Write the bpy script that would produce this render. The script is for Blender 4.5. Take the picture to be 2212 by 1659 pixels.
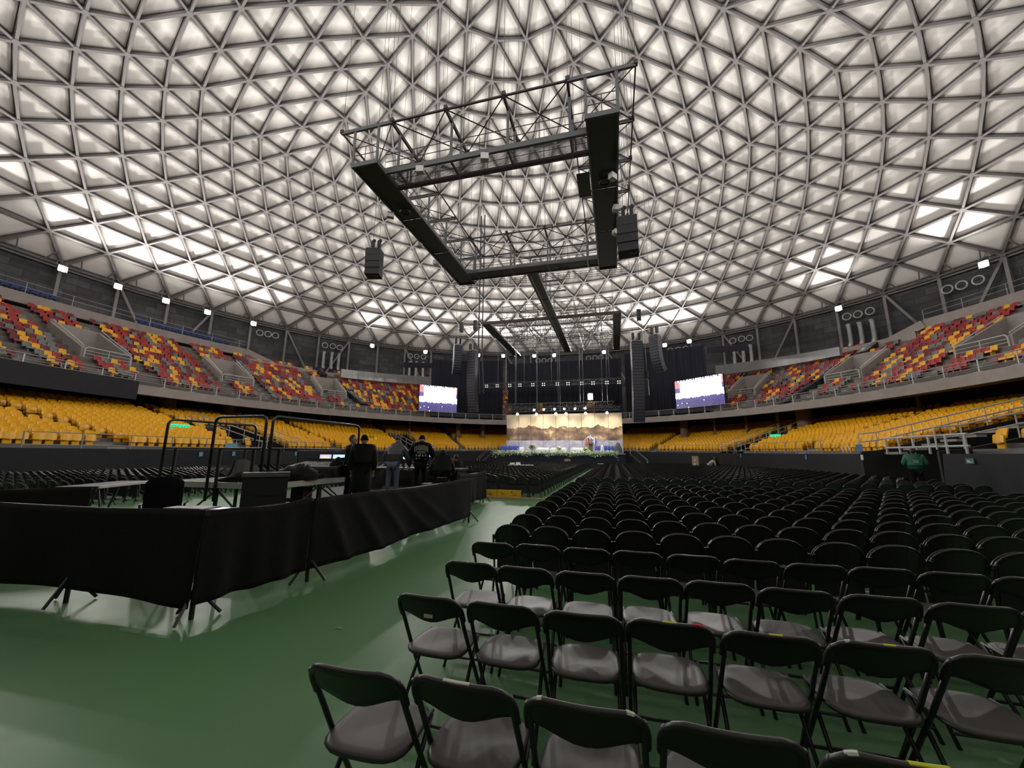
import bpy, math, random
import numpy as np
from mathutils import Vector, Matrix
D = bpy.data
SC = bpy.context.scene
COL = SC.collection
for _o in list(D.objects):
    D.objects.remove(_o)
PI = math.pi
R = math.radians
rnd = random.Random(7)

# ------------------------------------------------------------------ camera, world, exposure
F = 831.0
PITCH, YAW, ROLL = R(10.3), R(14.8), R(0.4)
EYE = Vector((0, 0, 1.68))
_r = Vector((math.cos(YAW), math.sin(YAW), 0))
FWD = Vector((-math.sin(YAW) * math.cos(PITCH), math.cos(YAW) * math.cos(PITCH), math.sin(PITCH)))
_u = _r.cross(FWD)
RGT = _r * math.cos(ROLL) + _u * math.sin(ROLL)
UPV = _u * math.cos(ROLL) - _r * math.sin(ROLL)
cam = D.objects.new('camera', D.cameras.new('camera'))
COL.objects.link(cam)
cam.data.sensor_width = 36.0
cam.data.lens = F * 36.0 / 2212.0
cam.data.clip_start = 0.05
cam.data.clip_end = 400
m = Matrix.Identity(4)
for i in range(3):
    m[i][0] = RGT[i]; m[i][1] = UPV[i]; m[i][2] = -FWD[i]; m[i][3] = EYE[i]
cam.matrix_world = m
SC.camera = cam
w = D.worlds.new('world')
w.use_nodes = True
w.node_tree.nodes['Background'].inputs[0].default_value = (0.02, 0.022, 0.03, 1)
w.node_tree.nodes['Background'].inputs[1].default_value = 0.05
SC.world = w
SC.view_settings.view_transform = 'Standard'
SC.view_settings.look = 'None'
SC.view_settings.gamma = 1.0
SC.view_settings.exposure = 1.6
SC.cycles.max_bounces = 5
SC.cycles.diffuse_bounces = 3
SC.cycles.glossy_bounces = 2
SC.cycles.transmission_bounces = 3
SC.cycles.caustics_reflective = False
SC.cycles.caustics_refractive = False
SC.cycles.sample_clamp_indirect = 4.0
LAMP_W = 3000.0          # each rim floodlight


def ray(u, v):
    return FWD + RGT * ((u - 1106.0) / F) + UPV * ((829.5 - v) / F)


def at_z(u, v, z):
    d = ray(u, v)
    return EYE + d * ((z - EYE.z) / d.z)


def at_y(u, v, y):
    d = ray(u, v)
    return EYE + d * (y / d.y)


def px_floor(u, depth, z):
    """World point under image column u at the given distance along the lens axis."""
    v = 829.5
    for _ in range(30):
        p = EYE + ray(u, v) * depth
        v += (p.z - z) * F / depth * 0.98
    p = EYE + ray(u, v) * depth
    return Vector((p.x, p.y, z))


def to_px(p):
    q = Vector(p) - EYE
    d = q.dot(FWD)
    if d < 0.2:
        return (-9999, -9999, d)
    return (1106 + F * q.dot(RGT) / d, 829.5 - F * q.dot(UPV) / d, d)


def in_frame(p, mrg=0):
    u, v, d = to_px(p)
    return d > 0.3 and -mrg < u < 2212 + mrg and -mrg < v < 1659 + mrg


# ------------------------------------------------------------------ dome and bowl layout (metres)
DC = Vector((-6.48, 22.24, -21.58))    # centre of the sphere the dome is cut from
RHO = 62.73
AZ0 = -1.404
POLAR = [k * 3.389 for k in range(9)] + [29.3, 31.6, 34.0, 36.3, 38.55, 40.85, 43.25, 45.6, 48.35]
RIM_R = RHO * math.sin(R(48.35))
RIM_Z = DC.z + RHO * math.cos(R(48.35))
BX, BY = -6.6, 22.0                    # centre of the bowl
BA, BB = 28.5, 36.0                    # balcony front ellipse
FA, FB = 19.4, 33.0                    # floor wall super-ellipse
WALL_TOP = 1.8


def ell(th, o):
    return BX + (BA + o) * math.sin(th), BY + (BB + o) * math.cos(th)


def low(th, o):
    n = 3.0 - 0.055 * o
    s, c = math.sin(th), math.cos(th)
    k = (abs(s) ** n + abs(c) ** n) ** (-1.0 / n)
    return BX + (FA + o) * s * k, BY + (FB + o) * c * k


def ell_hit(u, v, o):
    d = ray(u, v)
    d = d / math.hypot(d.x, d.y)
    lo, hi = 1.0, 200.0
    for _ in range(50):
        md = (lo + hi) / 2
        p = EYE + d * md
        if ((p.x - BX) / (BA + o)) ** 2 + ((p.y - BY) / (BB + o)) ** 2 < 1:
            lo = md
        else:
            hi = md
    return p, math.atan2((p.x - BX) / (BA + o), (p.y - BY) / (BB + o))


def circ_hit(u, v, rad):
    d = ray(u, v)
    d = d / math.hypot(d.x, d.y)
    lo, hi = 1.0, 200.0
    for _ in range(50):
        md = (lo + hi) / 2
        p = EYE + d * md
        if math.hypot(p.x - DC.x, p.y - DC.y) < rad:
            lo = md
        else:
            hi = md
    return p, math.atan2(p.x - DC.x, p.y - DC.y)


# ------------------------------------------------------------------ materials
def mat(name, col, rough=0.6, metal=0.0, var=0.12, scale=6.0, bump=0.0, emit=None, es=0.0, spec=0.5, coat=0.0):
    M = D.materials.new(name)
    M.use_nodes = True
    nt = M.node_tree
    b = nt.nodes['Principled BSDF']
    b.inputs['Roughness'].default_value = rough
    b.inputs['Metallic'].default_value = metal
    b.inputs['Specular IOR Level'].default_value = spec
    b.inputs['Coat Weight'].default_value = coat
    tc = nt.nodes.new('ShaderNodeTexCoord')
    nz = nt.nodes.new('ShaderNodeTexNoise')
    nz.inputs['Scale'].default_value = scale
    nz.inputs['Detail'].default_value = 3
    nt.links.new(tc.outputs['Object'], nz.inputs['Vector'])
    mx = nt.nodes.new('ShaderNodeMix')
    mx.data_type = 'RGBA'
    mx.inputs['A'].default_value = tuple(c * (1 - var) for c in col) + (1,)
    mx.inputs['B'].default_value = tuple(min(1, c * (1 + var)) for c in col) + (1,)
    nt.links.new(nz.outputs['Fac'], mx.inputs['Factor'])
    nt.links.new(mx.outputs['Result'], b.inputs['Base Color'])
    if bump:
        bp = nt.nodes.new('ShaderNodeBump')
        bp.inputs['Strength'].default_value = bump
        bp.inputs['Distance'].default_value = 0.02
        nt.links.new(nz.outputs['Fac'], bp.inputs['Height'])
        nt.links.new(bp.outputs['Normal'], b.inputs['Normal'])
    if emit:
        b.inputs['Emission Color'].default_value = tuple(emit) + (1,)
        b.inputs['Emission Strength'].default_value = es
        if es < 3:
            M.cycles.emission_sampling = 'NONE'
    return M


def floor_mat():
    M = mat('floor_green_epoxy', (0.105, 0.235, 0.108), 0.4, var=0.2, scale=0.35, spec=0.22)
    nt = M.node_tree
    b = nt.nodes['Principled BSDF']
    tc = nt.nodes['Texture Coordinate']
    mp = nt.nodes.new('ShaderNodeMapping')
    mp.inputs['Scale'].default_value = (1.6, 0.35, 1)
    n2 = nt.nodes.new('ShaderNodeTexNoise')
    n2.inputs['Scale'].default_value = 1.3
    n2.inputs['Detail'].default_value = 8
    n2.inputs['Roughness'].default_value = 0.7
    nt.links.new(tc.outputs['Object'], mp.inputs['Vector'])
    nt.links.new(mp.outputs['Vector'], n2.inputs['Vector'])
    rr = nt.nodes.new('ShaderNodeMapRange')
    rr.inputs['To Min'].default_value = 0.3
    rr.inputs['To Max'].default_value = 0.5
    nt.links.new(n2.outputs['Fac'], rr.inputs['Value'])
    nt.links.new(rr.outputs['Result'], b.inputs['Roughness'])
    return M


def block_mat():
    M = mat('concrete_block', (0.10, 0.10, 0.105), 0.9, var=0.3, scale=3)
    nt = M.node_tree
    b = nt.nodes['Principled BSDF']
    tc = nt.nodes['Texture Coordinate']
    br = nt.nodes.new('ShaderNodeTexBrick')
    br.inputs['Scale'].default_value = 1.0
    br.inputs['Color1'].default_value = (0.075, 0.075, 0.08, 1)
    br.inputs['Color2'].default_value = (0.14, 0.14, 0.145, 1)
    br.inputs['Mortar'].default_value = (0.055, 0.055, 0.06, 1)
    br.inputs['Mortar Size'].default_value = 0.03
    br.inputs['Brick Width'].default_value = 1.9
    br.inputs['Row Height'].default_value = 0.75
    nt.links.new(tc.outputs['UV'], br.inputs['Vector'])
    mx = nt.nodes.new('ShaderNodeMix')
    mx.data_type = 'RGBA'
    mx.blend_type = 'MULTIPLY'
    mx.inputs['Factor'].default_value = 0.5
    old = [n for n in nt.nodes if n.bl_idname == 'ShaderNodeMix' and n != mx][0]
    sc = nt.nodes.new('ShaderNodeMix')
    sc.data_type = 'RGBA'
    nt.links.new(br.outputs['Color'], mx.inputs['A'])
    nz = nt.nodes['Noise Texture']
    nt.links.new(nz.outputs['Color'], mx.inputs['B'])
    nt.links.new(mx.outputs['Result'], b.inputs['Base Color'])
    nt.nodes.remove(old); nt.nodes.remove(sc)
    return M


MT = {}
MT['floor'] = floor_mat()
MT['block'] = block_mat()
MT['panel'] = mat('dome_lining', (0.88, 0.84, 0.80), 0.85, var=0.04, scale=0.15)
MT['rib'] = mat('dome_steel', (0.215, 0.20, 0.20), 0.5, var=0.08)
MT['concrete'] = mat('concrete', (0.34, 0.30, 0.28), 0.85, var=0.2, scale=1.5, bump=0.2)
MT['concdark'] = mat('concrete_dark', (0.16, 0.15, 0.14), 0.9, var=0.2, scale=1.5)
MT['step'] = mat('stair_concrete', (0.30, 0.30, 0.26), 0.85, var=0.15, scale=2)
MT['pillar'] = mat('pillar_concrete', (0.30, 0.20, 0.14), 0.8, var=0.15, scale=2)
MT['black'] = mat('black_paint', (0.012, 0.012, 0.014), 0.6, var=0.2)
MT['blackwall'] = mat('black_wall_cloth', (0.016, 0.016, 0.021), 0.85, var=0.3, scale=3)
MT['drape'] = mat('black_drape', (0.010, 0.011, 0.022), 0.9, var=0.3, scale=0.7)
MT['cloth'] = mat('barrier_cloth', (0.010, 0.0095, 0.010), 0.85, var=0.3, scale=12, bump=0.15, spec=0.25)
MT['white'] = mat('white_paint', (0.5, 0.5, 0.49), 0.45, var=0.05)
MT['railgrey'] = mat('galvanised_rail', (0.36, 0.36, 0.355), 0.4, metal=0.3, var=0.1)
MT['silver'] = mat('silver_duct', (0.36, 0.365, 0.37), 0.38, metal=0.55, var=0.12, scale=2)
MT['catgrey'] = mat('catwalk_grey_steel', (0.10, 0.105, 0.11), 0.5, var=0.12)
MT['catdark'] = mat('catwalk_dark_deck', (0.042, 0.041, 0.036), 0.7, var=0.2, scale=10)
MT['catred'] = mat('catwalk_primer_steel', (0.055, 0.035, 0.036), 0.55, var=0.15)
MT['plastic'] = mat('chair_plastic', (0.044, 0.040, 0.037), 0.42, var=0.12, scale=30)
MT['tube'] = mat('black_tube', (0.012, 0.012, 0.013), 0.38, var=0.1, spec=0.6)
MT['arena'] = mat('arena_chair_black', (0.016, 0.016, 0.017), 0.33, var=0.15, spec=0.6)
MT['arenafab'] = mat('arena_chair_seat', (0.014, 0.014, 0.015), 0.6, var=0.2, scale=30)
MT['tag'] = mat('seat_tag', (0.35, 0.35, 0.36), 0.5)
MT['yellow'] = mat('yellow_seat', (0.93, 0.46, 0.004), 0.3, var=0.08, scale=2, spec=0.35)
MT['upyellow'] = mat('upper_yellow_seat', (0.88, 0.44, 0.02), 0.4, var=0.1, scale=2)
MT['upred'] = mat('upper_red_seat', (0.38, 0.028, 0.024), 0.4, var=0.12, scale=2)
MT['upmaroon'] = mat('upper_maroon_seat', (0.17, 0.02, 0.03), 0.4, var=0.12, scale=2)
MT['upgrey'] = mat('upper_grey_seat', (0.17, 0.185, 0.18), 0.45, var=0.1, scale=2)
MT['lens'] = mat('flood_lens', (0.9, 0.9, 0.9), 0.3, emit=(1.0, 0.97, 0.9), es=60)
MT['warmlens'] = mat('stage_lens', (0.9, 0.9, 0.9), 0.3, emit=(1.0, 0.93, 0.8), es=14)
MT['dimlens'] = mat('blinder_lens', (0.9, 0.9, 0.8), 0.3, emit=(1.0, 0.95, 0.8), es=1.0)
MT['tape_yellow'] = mat('yellow_tape', (0.70, 0.75, 0.04), 0.5)
MT['tape_red'] = mat('red_tape', (0.75, 0.04, 0.08), 0.5)
MT['tape_white'] = mat('white_tape', (0.75, 0.75, 0.68), 0.5)
MT['speaker'] = mat('speaker_black', (0.013, 0.013, 0.016), 0.6, var=0.25, scale=40)
MT['speakblue'] = mat('speaker_grille', (0.03, 0.034, 0.055), 0.6, var=0.3, scale=20)
MT['alu'] = mat('aluminium', (0.62, 0.61, 0.58), 0.35, metal=0.5, var=0.08)


# ------------------------------------------------------------------ mesh builder
class MB:
    def __init__(s):
        s.v = []; s.f = []; s.m = []

    def add(s, v, f, mi=0):
        o = len(s.v)
        s.v += [tuple(p) for p in v]
        s.f += [tuple(i + o for i in q) for q in f]
        s.m += [mi] * len(f)
        return s

    def box(s, c, size, mi=0, ax=None):
        hx, hy, hz = size[0] / 2, size[1] / 2, size[2] / 2
        c = Vector(c)
        ax = ax or (Vector((1, 0, 0)), Vector((0, 1, 0)), Vector((0, 0, 1)))
        v = [c + ax[0] * (hx * a) + ax[1] * (hy * b) + ax[2] * (hz * d) for a in (-1, 1) for b in (-1, 1) for d in (-1, 1)]
        f = [(0, 1, 3, 2), (4, 6, 7, 5), (0, 4, 5, 1), (2, 3, 7, 6), (0, 2, 6, 4), (1, 5, 7, 3)]
        return s.add(v, f, mi)

    def beam(s, a, b, w, h, mi=0, up=(0, 0, 1)):
        a = Vector(a); b = Vector(b)
        d = b - a
        L = d.length
        if L < 1e-6:
            return s
        d /= L
        up = Vector(up)
        x = d.cross(up)
        if x.length < 1e-4:
            x = d.cross(Vector((0, 1, 0)))
        x.normalize()
        z = x.cross(d)
        return s.box((a + b) / 2, (w, L, h), mi, (x, d, z))

    def tube(s, a, b, r, n=6, mi=0, r2=None, caps=True):
        return s.path([a, b], r, n, mi, r2=r2, caps=caps)

    def path(s, pts, r, n=6, mi=0, closed=False, r2=None, caps=True):
        P = [Vector(p) for p in pts]
        N = len(P)
        rings = []
        ref = None
        for i in range(N):
            if closed:
                t = P[(i + 1) % N] - P[i - 1]
            elif i == 0:
                t = P[1] - P[0]
            elif i == N - 1:
                t = P[-1] - P[-2]
            else:
                t = (P[i + 1] - P[i]).normalized() + (P[i] - P[i - 1]).normalized()
            t = t.normalized() if t.length > 1e-9 else Vector((0, 0, 1))
            if ref is None:
                ref = t.cross(Vector((0, 0, 1)))
                if ref.length < 1e-3:
                    ref = t.cross(Vector((0, 1, 0)))
            ref = ref - t * ref.dot(t)
            if ref.length < 1e-6:
                ref = t.orthogonal()
            ref.normalize()
            y = t.cross(ref)
            rr = r if r2 is None else r + (r2 - r) * i / (N - 1)
            rings.append([P[i] + (ref * math.cos(2 * PI * k / n) + y * math.sin(2 * PI * k / n)) * rr for k in range(n)])
        v = [p for g in rings for p in g]
        f = []
        for i in range(N if closed else N - 1):
            a = i * n; b = ((i + 1) % N) * n
            for k in range(n):
                k2 = (k + 1) % n
                f.append((a + k, a + k2, b + k2, b + k))
        if caps and not closed:
            f.append(tuple(reversed(range(n))))
            f.append(tuple(range((N - 1) * n, N * n)))
        return s.add(v, f, mi)

    def lathe(s, prof, n=12, mi=0, c=(0, 0, 0)):
        v = []; f = []
        for (r, z) in prof:
            for k in range(n):
                a = 2 * PI * k / n
                v.append((c[0] + r * math.cos(a), c[1] + r * math.sin(a), c[2] + z))
        for i in range(len(prof) - 1):
            for k in range(n):
                k2 = (k + 1) % n
                f.append((i * n + k, i * n + k2, (i + 1) * n + k2, (i + 1) * n + k))
        f.append(tuple(reversed(range(n))))
        f.append(tuple(range((len(prof) - 1) * n, len(prof) * n)))
        return s.add(v, f, mi)

    def ball(s, c, r, n=10, mi=0, ax=None):
        rx, ry, rz = (r, r, r) if not hasattr(r, '__len__') else r
        c = Vector(c)
        v = []; f = []
        h = n // 2 + 1
        for i in range(h + 1):
            p = PI * i / h
            for k in range(n):
                a = 2 * PI * k / n
                q = Vector((rx * math.sin(p) * math.cos(a), ry * math.sin(p) * math.sin(a), rz * math.cos(p)))
                if ax:
                    q = ax @ q
                v.append(c + q)
        for i in range(h):
            for k in range(n):
                k2 = (k + 1) % n
                f.append((i * n + k, (i + 1) * n + k, (i + 1) * n + k2, i * n + k2))
        return s.add(v, f, mi)

    def shell(s, xs, zb, zt, yf, th, rows=3, mi=0):
        """A thick curved panel standing in x/z: zb(x), zt(x) outline, yf(x, z) surface, th thickness."""
        nx = len(xs)
        v = []; f = []
        for side in (0, 1):
            for x in xs:
                for j in range(rows + 1):
                    z = zb(x) + (zt(x) - zb(x)) * j / rows
                    v.append((x, yf(x, z) + (th if side else 0), z))
        n1 = nx * (rows + 1)
        I = lambda sd, i, j: sd * n1 + i * (rows + 1) + j
        for i in range(nx - 1):
            for j in range(rows):
                f.append((I(0, i, j), I(0, i + 1, j), I(0, i + 1, j + 1), I(0, i, j + 1)))
                f.append((I(1, i, j), I(1, i, j + 1), I(1, i + 1, j + 1), I(1, i + 1, j)))
            f.append((I(0, i, rows), I(0, i + 1, rows), I(1, i + 1, rows), I(1, i, rows)))
            f.append((I(0, i, 0), I(1, i, 0), I(1, i + 1, 0), I(0, i + 1, 0)))
        for j in range(rows):
            f.append((I(0, 0, j), I(0, 0, j + 1), I(1, 0, j + 1), I(1, 0, j)))
            f.append((I(0, nx - 1, j), I(1, nx - 1, j), I(1, nx - 1, j + 1), I(0, nx - 1, j + 1)))
        return s.add(v, f, mi)

    def pad(s, c, w, d, ex, dish, drop, th, n=24, mi=0, taper=0.0):
        """A moulded seat pad: superellipse outline, dished top, rolled edge."""
        v = []; f = []
        rg = [0.0, 0.45, 0.75, 0.92, 1.0]
        def pt(r, k, dz):
            a = 2 * PI * k / n
            ca, sa = math.cos(a), math.sin(a)
            q = (abs(ca) ** ex + abs(sa) ** ex) ** (-1.0 / ex)
            y = d / 2 * sa * q * r
            x = w / 2 * ca * q * r * (1 + taper * y / (d / 2))
            return (c[0] + x, c[1] + y, c[2] + dz)
        for r in rg:
            for k in range(n):
                z = -dish * (1 - r * r) - (drop if r == 1.0 else (drop * 0.25 if r > 0.9 else 0))
                v.append(pt(r, k, z))
        for k in range(n):
            v.append(pt(0.97, k, -drop - th))
        nr = len(rg) + 1
        for i in range(nr - 1):
            for k in range(n):
                k2 = (k + 1) % n
                f.append((i * n + k, (i + 1) * n + k, (i + 1) * n + k2, i * n + k2))
        f.append(tuple(reversed(range((nr - 1) * n, nr * n))))
        return s.add(v, f, mi)

    def arrays(s):
        return np.array(s.v, dtype=float), s.f, s.m

    def build(s, name, mats, parent=None, loc=None, smooth=False):
        me = D.meshes.new(name)
        me.from_pydata(s.v, [], s.f)
        if not isinstance(mats, (list, tuple)):
            mats = [mats]
        for q in mats:
            me.materials.append(MT[q] if isinstance(q, str) else q)
        if len(mats) > 1:
            me.polygons.foreach_set('material_index', s.m)
        if smooth:
            me.polygons.foreach_set('use_smooth', [True] * len(me.polygons))
        me.update()
        o = D.objects.new(name, me)
        COL.objects.link(o)
        if parent:
            o.parent = parent
        if loc is not None:
            o.location = loc
        return o


def tag(o, label=None, cat=None, group=None, kind=None):
    if label: o['label'] = label
    if cat: o['category'] = cat
    if group: o['group'] = group
    if kind: o['kind'] = kind
    return o


def struct(name, mb, mats, smooth=False):
    o = mb.build(name, mats, smooth=smooth)
    o['kind'] = 'structure'
    return o


def thing(name, label, cat, loc=(0, 0, 0), rz=0.0, group=None):
    o = D.objects.new(name, None)
    COL.objects.link(o)
    o.empty_display_size = 0.1
    o.location = loc
    o.rotation_euler = (0, 0, rz)
    return tag(o, label, cat, group)


def dup(root, loc, rz, label=None, group=None):
    r = root.copy()
    COL.objects.link(r)
    r.location = loc
    r.rotation_euler = (0, 0, rz)
    if label: r['label'] = label
    if group: r['group'] = group
    for ch in root.children:
        c = ch.copy(); COL.objects.link(c); c.parent = r
        for g in ch.children:
            d = g.copy(); COL.objects.link(d); d.parent = c
    return r


ORD = ['zeroth', 'first', 'second', 'third', 'fourth', 'fifth', 'sixth', 'seventh', 'eighth', 'ninth', 'tenth',
       'eleventh', 'twelfth', 'thirteenth', 'fourteenth', 'fifteenth', 'sixteenth', 'seventeenth', 'eighteenth', 'nineteenth', 'twentieth']


def nth(i):
    if i <= 20:
        return ORD[i]
    return str(i) + ('th' if 10 < i % 100 < 14 else {1: 'st', 2: 'nd', 3: 'rd'}.get(i % 10, 'th'))


def replicate(base, xf, name, mats, mats_i=None):
    """One mesh made of many copies of base (an MB): xf = list of (x, y, z, rz[, material])."""
    V, Fc, Mi = base.arrays()
    n = len(V)
    vs = []; fs = []; ms = []
    for k, t in enumerate(xf):
        c, s_ = math.cos(t[3]), math.sin(t[3])
        W = np.empty_like(V)
        W[:, 0] = V[:, 0] * c - V[:, 1] * s_ + t[0]
        W[:, 1] = V[:, 0] * s_ + V[:, 1] * c + t[1]
        W[:, 2] = V[:, 2] + t[2]
        vs.append(W)
        o = k * n
        fs += [tuple(i + o for i in q) for q in Fc]
        ms += ([t[4]] * len(Fc)) if len(t) > 4 else Mi
    mb = MB()
    mb.v = np.concatenate(vs).tolist() if vs else []
    mb.f = fs; mb.m = ms
    return mb.build(name, mats)
# ------------------------------------------------------------------ floor
fb = MB()
N = 96
pts = [low(2 * PI * k / N, 0.3) for k in range(N)]
fb.add([(x, y, 0) for x, y in pts], [tuple(reversed(range(N)))])
fl = struct('floor', fb, 'floor')

# ------------------------------------------------------------------ dome: ribs and quilted panels
def sph(po, az, rad):
    po = R(po); az = R(az)
    return Vector((DC.x + rad * math.sin(po) * math.sin(az), DC.y + rad * math.sin(po) * math.cos(az), DC.z + rad * math.cos(po)))

nodes = {}
def nkey(k, i):
    n = max(1, min(k, 8) * 8)
    return (k, i % n)
def node_ang(k, i):
    if k == 0:
        return 0.0, 0.0
    if k <= 8:
        s_, j = divmod(i, k)
        return POLAR[k], AZ0 + 45.0 * (s_ + 0.5) + 45.0 * j / k
    return POLAR[k], AZ0 + 22.5 + 5.625 * (i + (0.5 if (k - 8) % 2 else 0.0))
edges = set(); tris = []
def E2(a, b):
    edges.add((min(a, b), max(a, b)))
def T3(a, b, c):
    tris.append((a, b, c)); E2(a, b); E2(b, c); E2(a, c)
for k in range(0, 8):
    for s_ in range(8):
        for j in range(max(k, 1)):
            if k == 0:
                T3(nkey(0, 0), nkey(1, s_), nkey(1, s_ + 1)); continue
            a = nkey(k, s_ * k + j); a2 = nkey(k, s_ * k + j + 1)
            b0 = nkey(k + 1, s_ * (k + 1) + j); b1 = nkey(k + 1, s_ * (k + 1) + j + 1); b2 = nkey(k + 1, s_ * (k + 1) + j + 2)
            T3(a, b0, b1)
            T3(a, b1, a2)
            if j == k - 1:
                T3(a2, b1, b2)
for k in range(8, 17):
    for i in range(64):
        odd = (k - 8) % 2
        a = nkey(k, i); a2 = nkey(k, i + 1)
        if not odd:
            b = nkey(k + 1, i); bp = nkey(k + 1, i + 1)
            T3(a, b, a2); T3(a2, b, bp)
        else:
            b = nkey(k + 1, i); bp = nkey(k + 1, i + 1)
            T3(a, b, bp); T3(a, bp, a2)
tris = list({tuple(sorted(t)): t for t in tris}.values())
P = {}
for k in range(18):
    for i in range(max(1, min(k, 8) * 8)):
        po, az = node_ang(k, i)
        P[(k, i)] = (po, az)
def npos(n, rad):
    return sph(P[n][0], P[n][1], rad)
pan = MB()
for t in tris:
    o3 = [npos(n, RHO + 0.62) for n in t]
    c = (o3[0] + o3[1] + o3[2]) / 3
    dn = (DC - c).normalized()
    mid = [c + (p - c) * 0.86 + dn * 0.16 for p in o3]
    # rounded pillow: six points per ring so that the corners are soft
    def ring(f, drop, rc):
        out = []
        for q in range(3):
            a, b, d = o3[q], o3[(q + 1) % 3], o3[(q + 2) % 3]
            A = c + (a - c) * f
            out.append(A + ((b - a) * rc) * f + dn * drop)
        res = []
        for q in range(3):
            a, b, d = o3[q], o3[(q + 1) % 3], o3[(q + 2) % 3]
            A = c + (a - c) * f
            res.append(A + (d - a) * rc * f + dn * drop)
            res.append(A + (b - a) * rc * f + dn * drop)
        return res
    r0 = ring(0.99, 0.0, 0.0)
    r1 = ring(0.93, 0.03, 0.035)
    r2 = ring(0.865, 0.24, 0.05)
    r3 = ring(0.66, 0.275, 0.08)
    vv = o3 + r1 + r2 + r3 + [c + dn * 0.285]
    ff = []
    for q in range(3):
        q2 = (q + 1) % 3
        ff.append((q, q2, 3 + 2 * q2, 3 + 2 * q + 1))
        ff.append((q, 3 + 2 * q + 1, 3 + 2 * q))
    for base in (3, 9):
        for q in range(6):
            q2 = (q + 1) % 6
            ff.append((base + q, base + q2, base + 6 + q2, base + 6 + q))
    for q in range(6):
        ff.append((15 + q, 15 + (q + 1) % 6, 21))
    pan.add(vv, ff)
ceil = struct('ceiling', pan, 'panel', smooth=True)
rib = MB()
for a, b in edges:
    A, B = npos(a, RHO), npos(b, RHO)
    up = ((A + B) / 2 - DC).normalized()
    rib.beam(A, B, 0.17, 0.05, 0, up)
    A2, B2 = npos(a, RHO + 0.30), npos(b, RHO + 0.30)
    rib.beam(A2, B2, 0.08, 0.56, 0, up)
for n in P:
    A = npos(n, RHO)
    up = (A - DC).normalized()
    rib.tube(A + up * 0.3, A - up * 0.05, 0.22, 8)
# ring beam and short struts at the rim
for i in range(64):
    a = npos((17, i), RHO); b = npos((17, (i + 1) % 64), RHO)
    c = npos((16, (i + 1) % 64), RHO)
    for q in (0.3, 0.7):
        base = a + (b - a) * q
        tgt = a + (c - a) * 0.42 if q < 0.5 else b + (c - b) * 0.42
        rib.beam(base, tgt, 0.10, 0.12)
struct('trim_1', rib, 'rib')

# ------------------------------------------------------------------ block wall under the rim, posts and braces
WR = RIM_R - 0.1
wb = MB()
NW = 192
vv = []
for k in range(NW):
    a = 2 * PI * k / NW
    for z in (0.0, RIM_Z + 0.9):
        vv.append((DC.x + (WR + 0.9) * math.sin(a), DC.y + (WR + 0.9) * math.cos(a), z))
wb.add(vv, [(2 * k, 2 * k + 1, 2 * ((k + 1) % NW) + 1, 2 * ((k + 1) % NW)) for k in range(NW)])
wo = struct('wall_back', wb, 'block')
uvl = wo.data.uv_layers.new(name='UVMap')
for p in wo.data.polygons:
    k = p.index
    for li in p.loop_indices:
        vi = wo.data.loops[li].vertex_index
        kk = vi // 2
        if kk == 0 and k == NW - 1:
            kk = NW
        uvl.data[li].uv = (kk * 2 * PI * WR / NW, wo.data.vertices[vi].co.z)
ring = MB()
ringpts = [(DC.x + (WR + 0.55) * math.sin(2 * PI * k / 128), DC.y + (WR + 0.55) * math.cos(2 * PI * k / 128), RIM_Z - 0.1) for k in range(128)]
for k in range(128):
    ring.beam(ringpts[k], ringpts[(k + 1) % 128], 0.25, 0.3)
struct('trim_2', ring, 'rib')
posts = MB()
def wallpt(az, z, r=WR + 0.4):
    return Vector((DC.x + r * math.sin(az), DC.y + r * math.cos(az), z))
NODEAZ = [R(P[(17, i)][1]) for i in range(64)]
for az in NODEAZ:
    posts.beam(wallpt(az, 9.5), wallpt(az, RIM_Z + 0.1), 0.27, 0.27, 0, (math.sin(az), math.cos(az), 0))
for i in range(64):
    if i % 4 == 1:
        a0, a1, a2 = NODEAZ[i], NODEAZ[(i + 1) % 64], NODEAZ[(i + 2) % 64]
        posts.beam(wallpt(a0, RIM_Z), wallpt(a1, 11.6), 0.24, 0.24)
        posts.beam(wallpt(a2, RIM_Z), wallpt(a1, 11.6), 0.24, 0.24)
struct('trim_3', posts, 'rib')

# ------------------------------------------------------------------ upper tier: stepped slab, soffit, fascia
TH0, TH1 = R(-118), R(108)
NT = 150
UR, UH, UROWS = 0.86, 0.50, 13
def upper_z(o):
    return 6.7 + max(0.0, math.floor((o - 1.15) / UR) + 1) * UH if o > 1.15 else 6.7
def clampR(x, y):
    d = math.hypot(x - DC.x, y - DC.y)
    if d > WR - 0.1:
        s_ = (WR - 0.1) / d
        return DC.x + (x - DC.x) * s_, DC.y + (y - DC.y) * s_
    return x, y
prof = [(0.0, 6.0), (0.0, 6.72), (0.28, 6.72), (0.28, 6.7), (1.15, 6.7)]
for k in range(UROWS):
    prof.append((1.15 + k * UR, 6.7 + (k + 1) * UH)); prof.append((1.15 + (k + 1) * UR, 6.7 + (k + 1) * UH))
prof += [(12.6, 13.2), (18.3, 13.2), (18.3, 12.6), (12.5, 12.4), (2.0, 6.15), (0.0, 6.0)]
ub = MB()
vv = []; ff = []
PORT = [(215, 742), (505, 792), (716, 834), (1610, 832), (1835, 790), (2150, 716)]
PT = [ell_hit(u, v, 5.2)[1] for u, v in PORT]
full = 900
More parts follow.
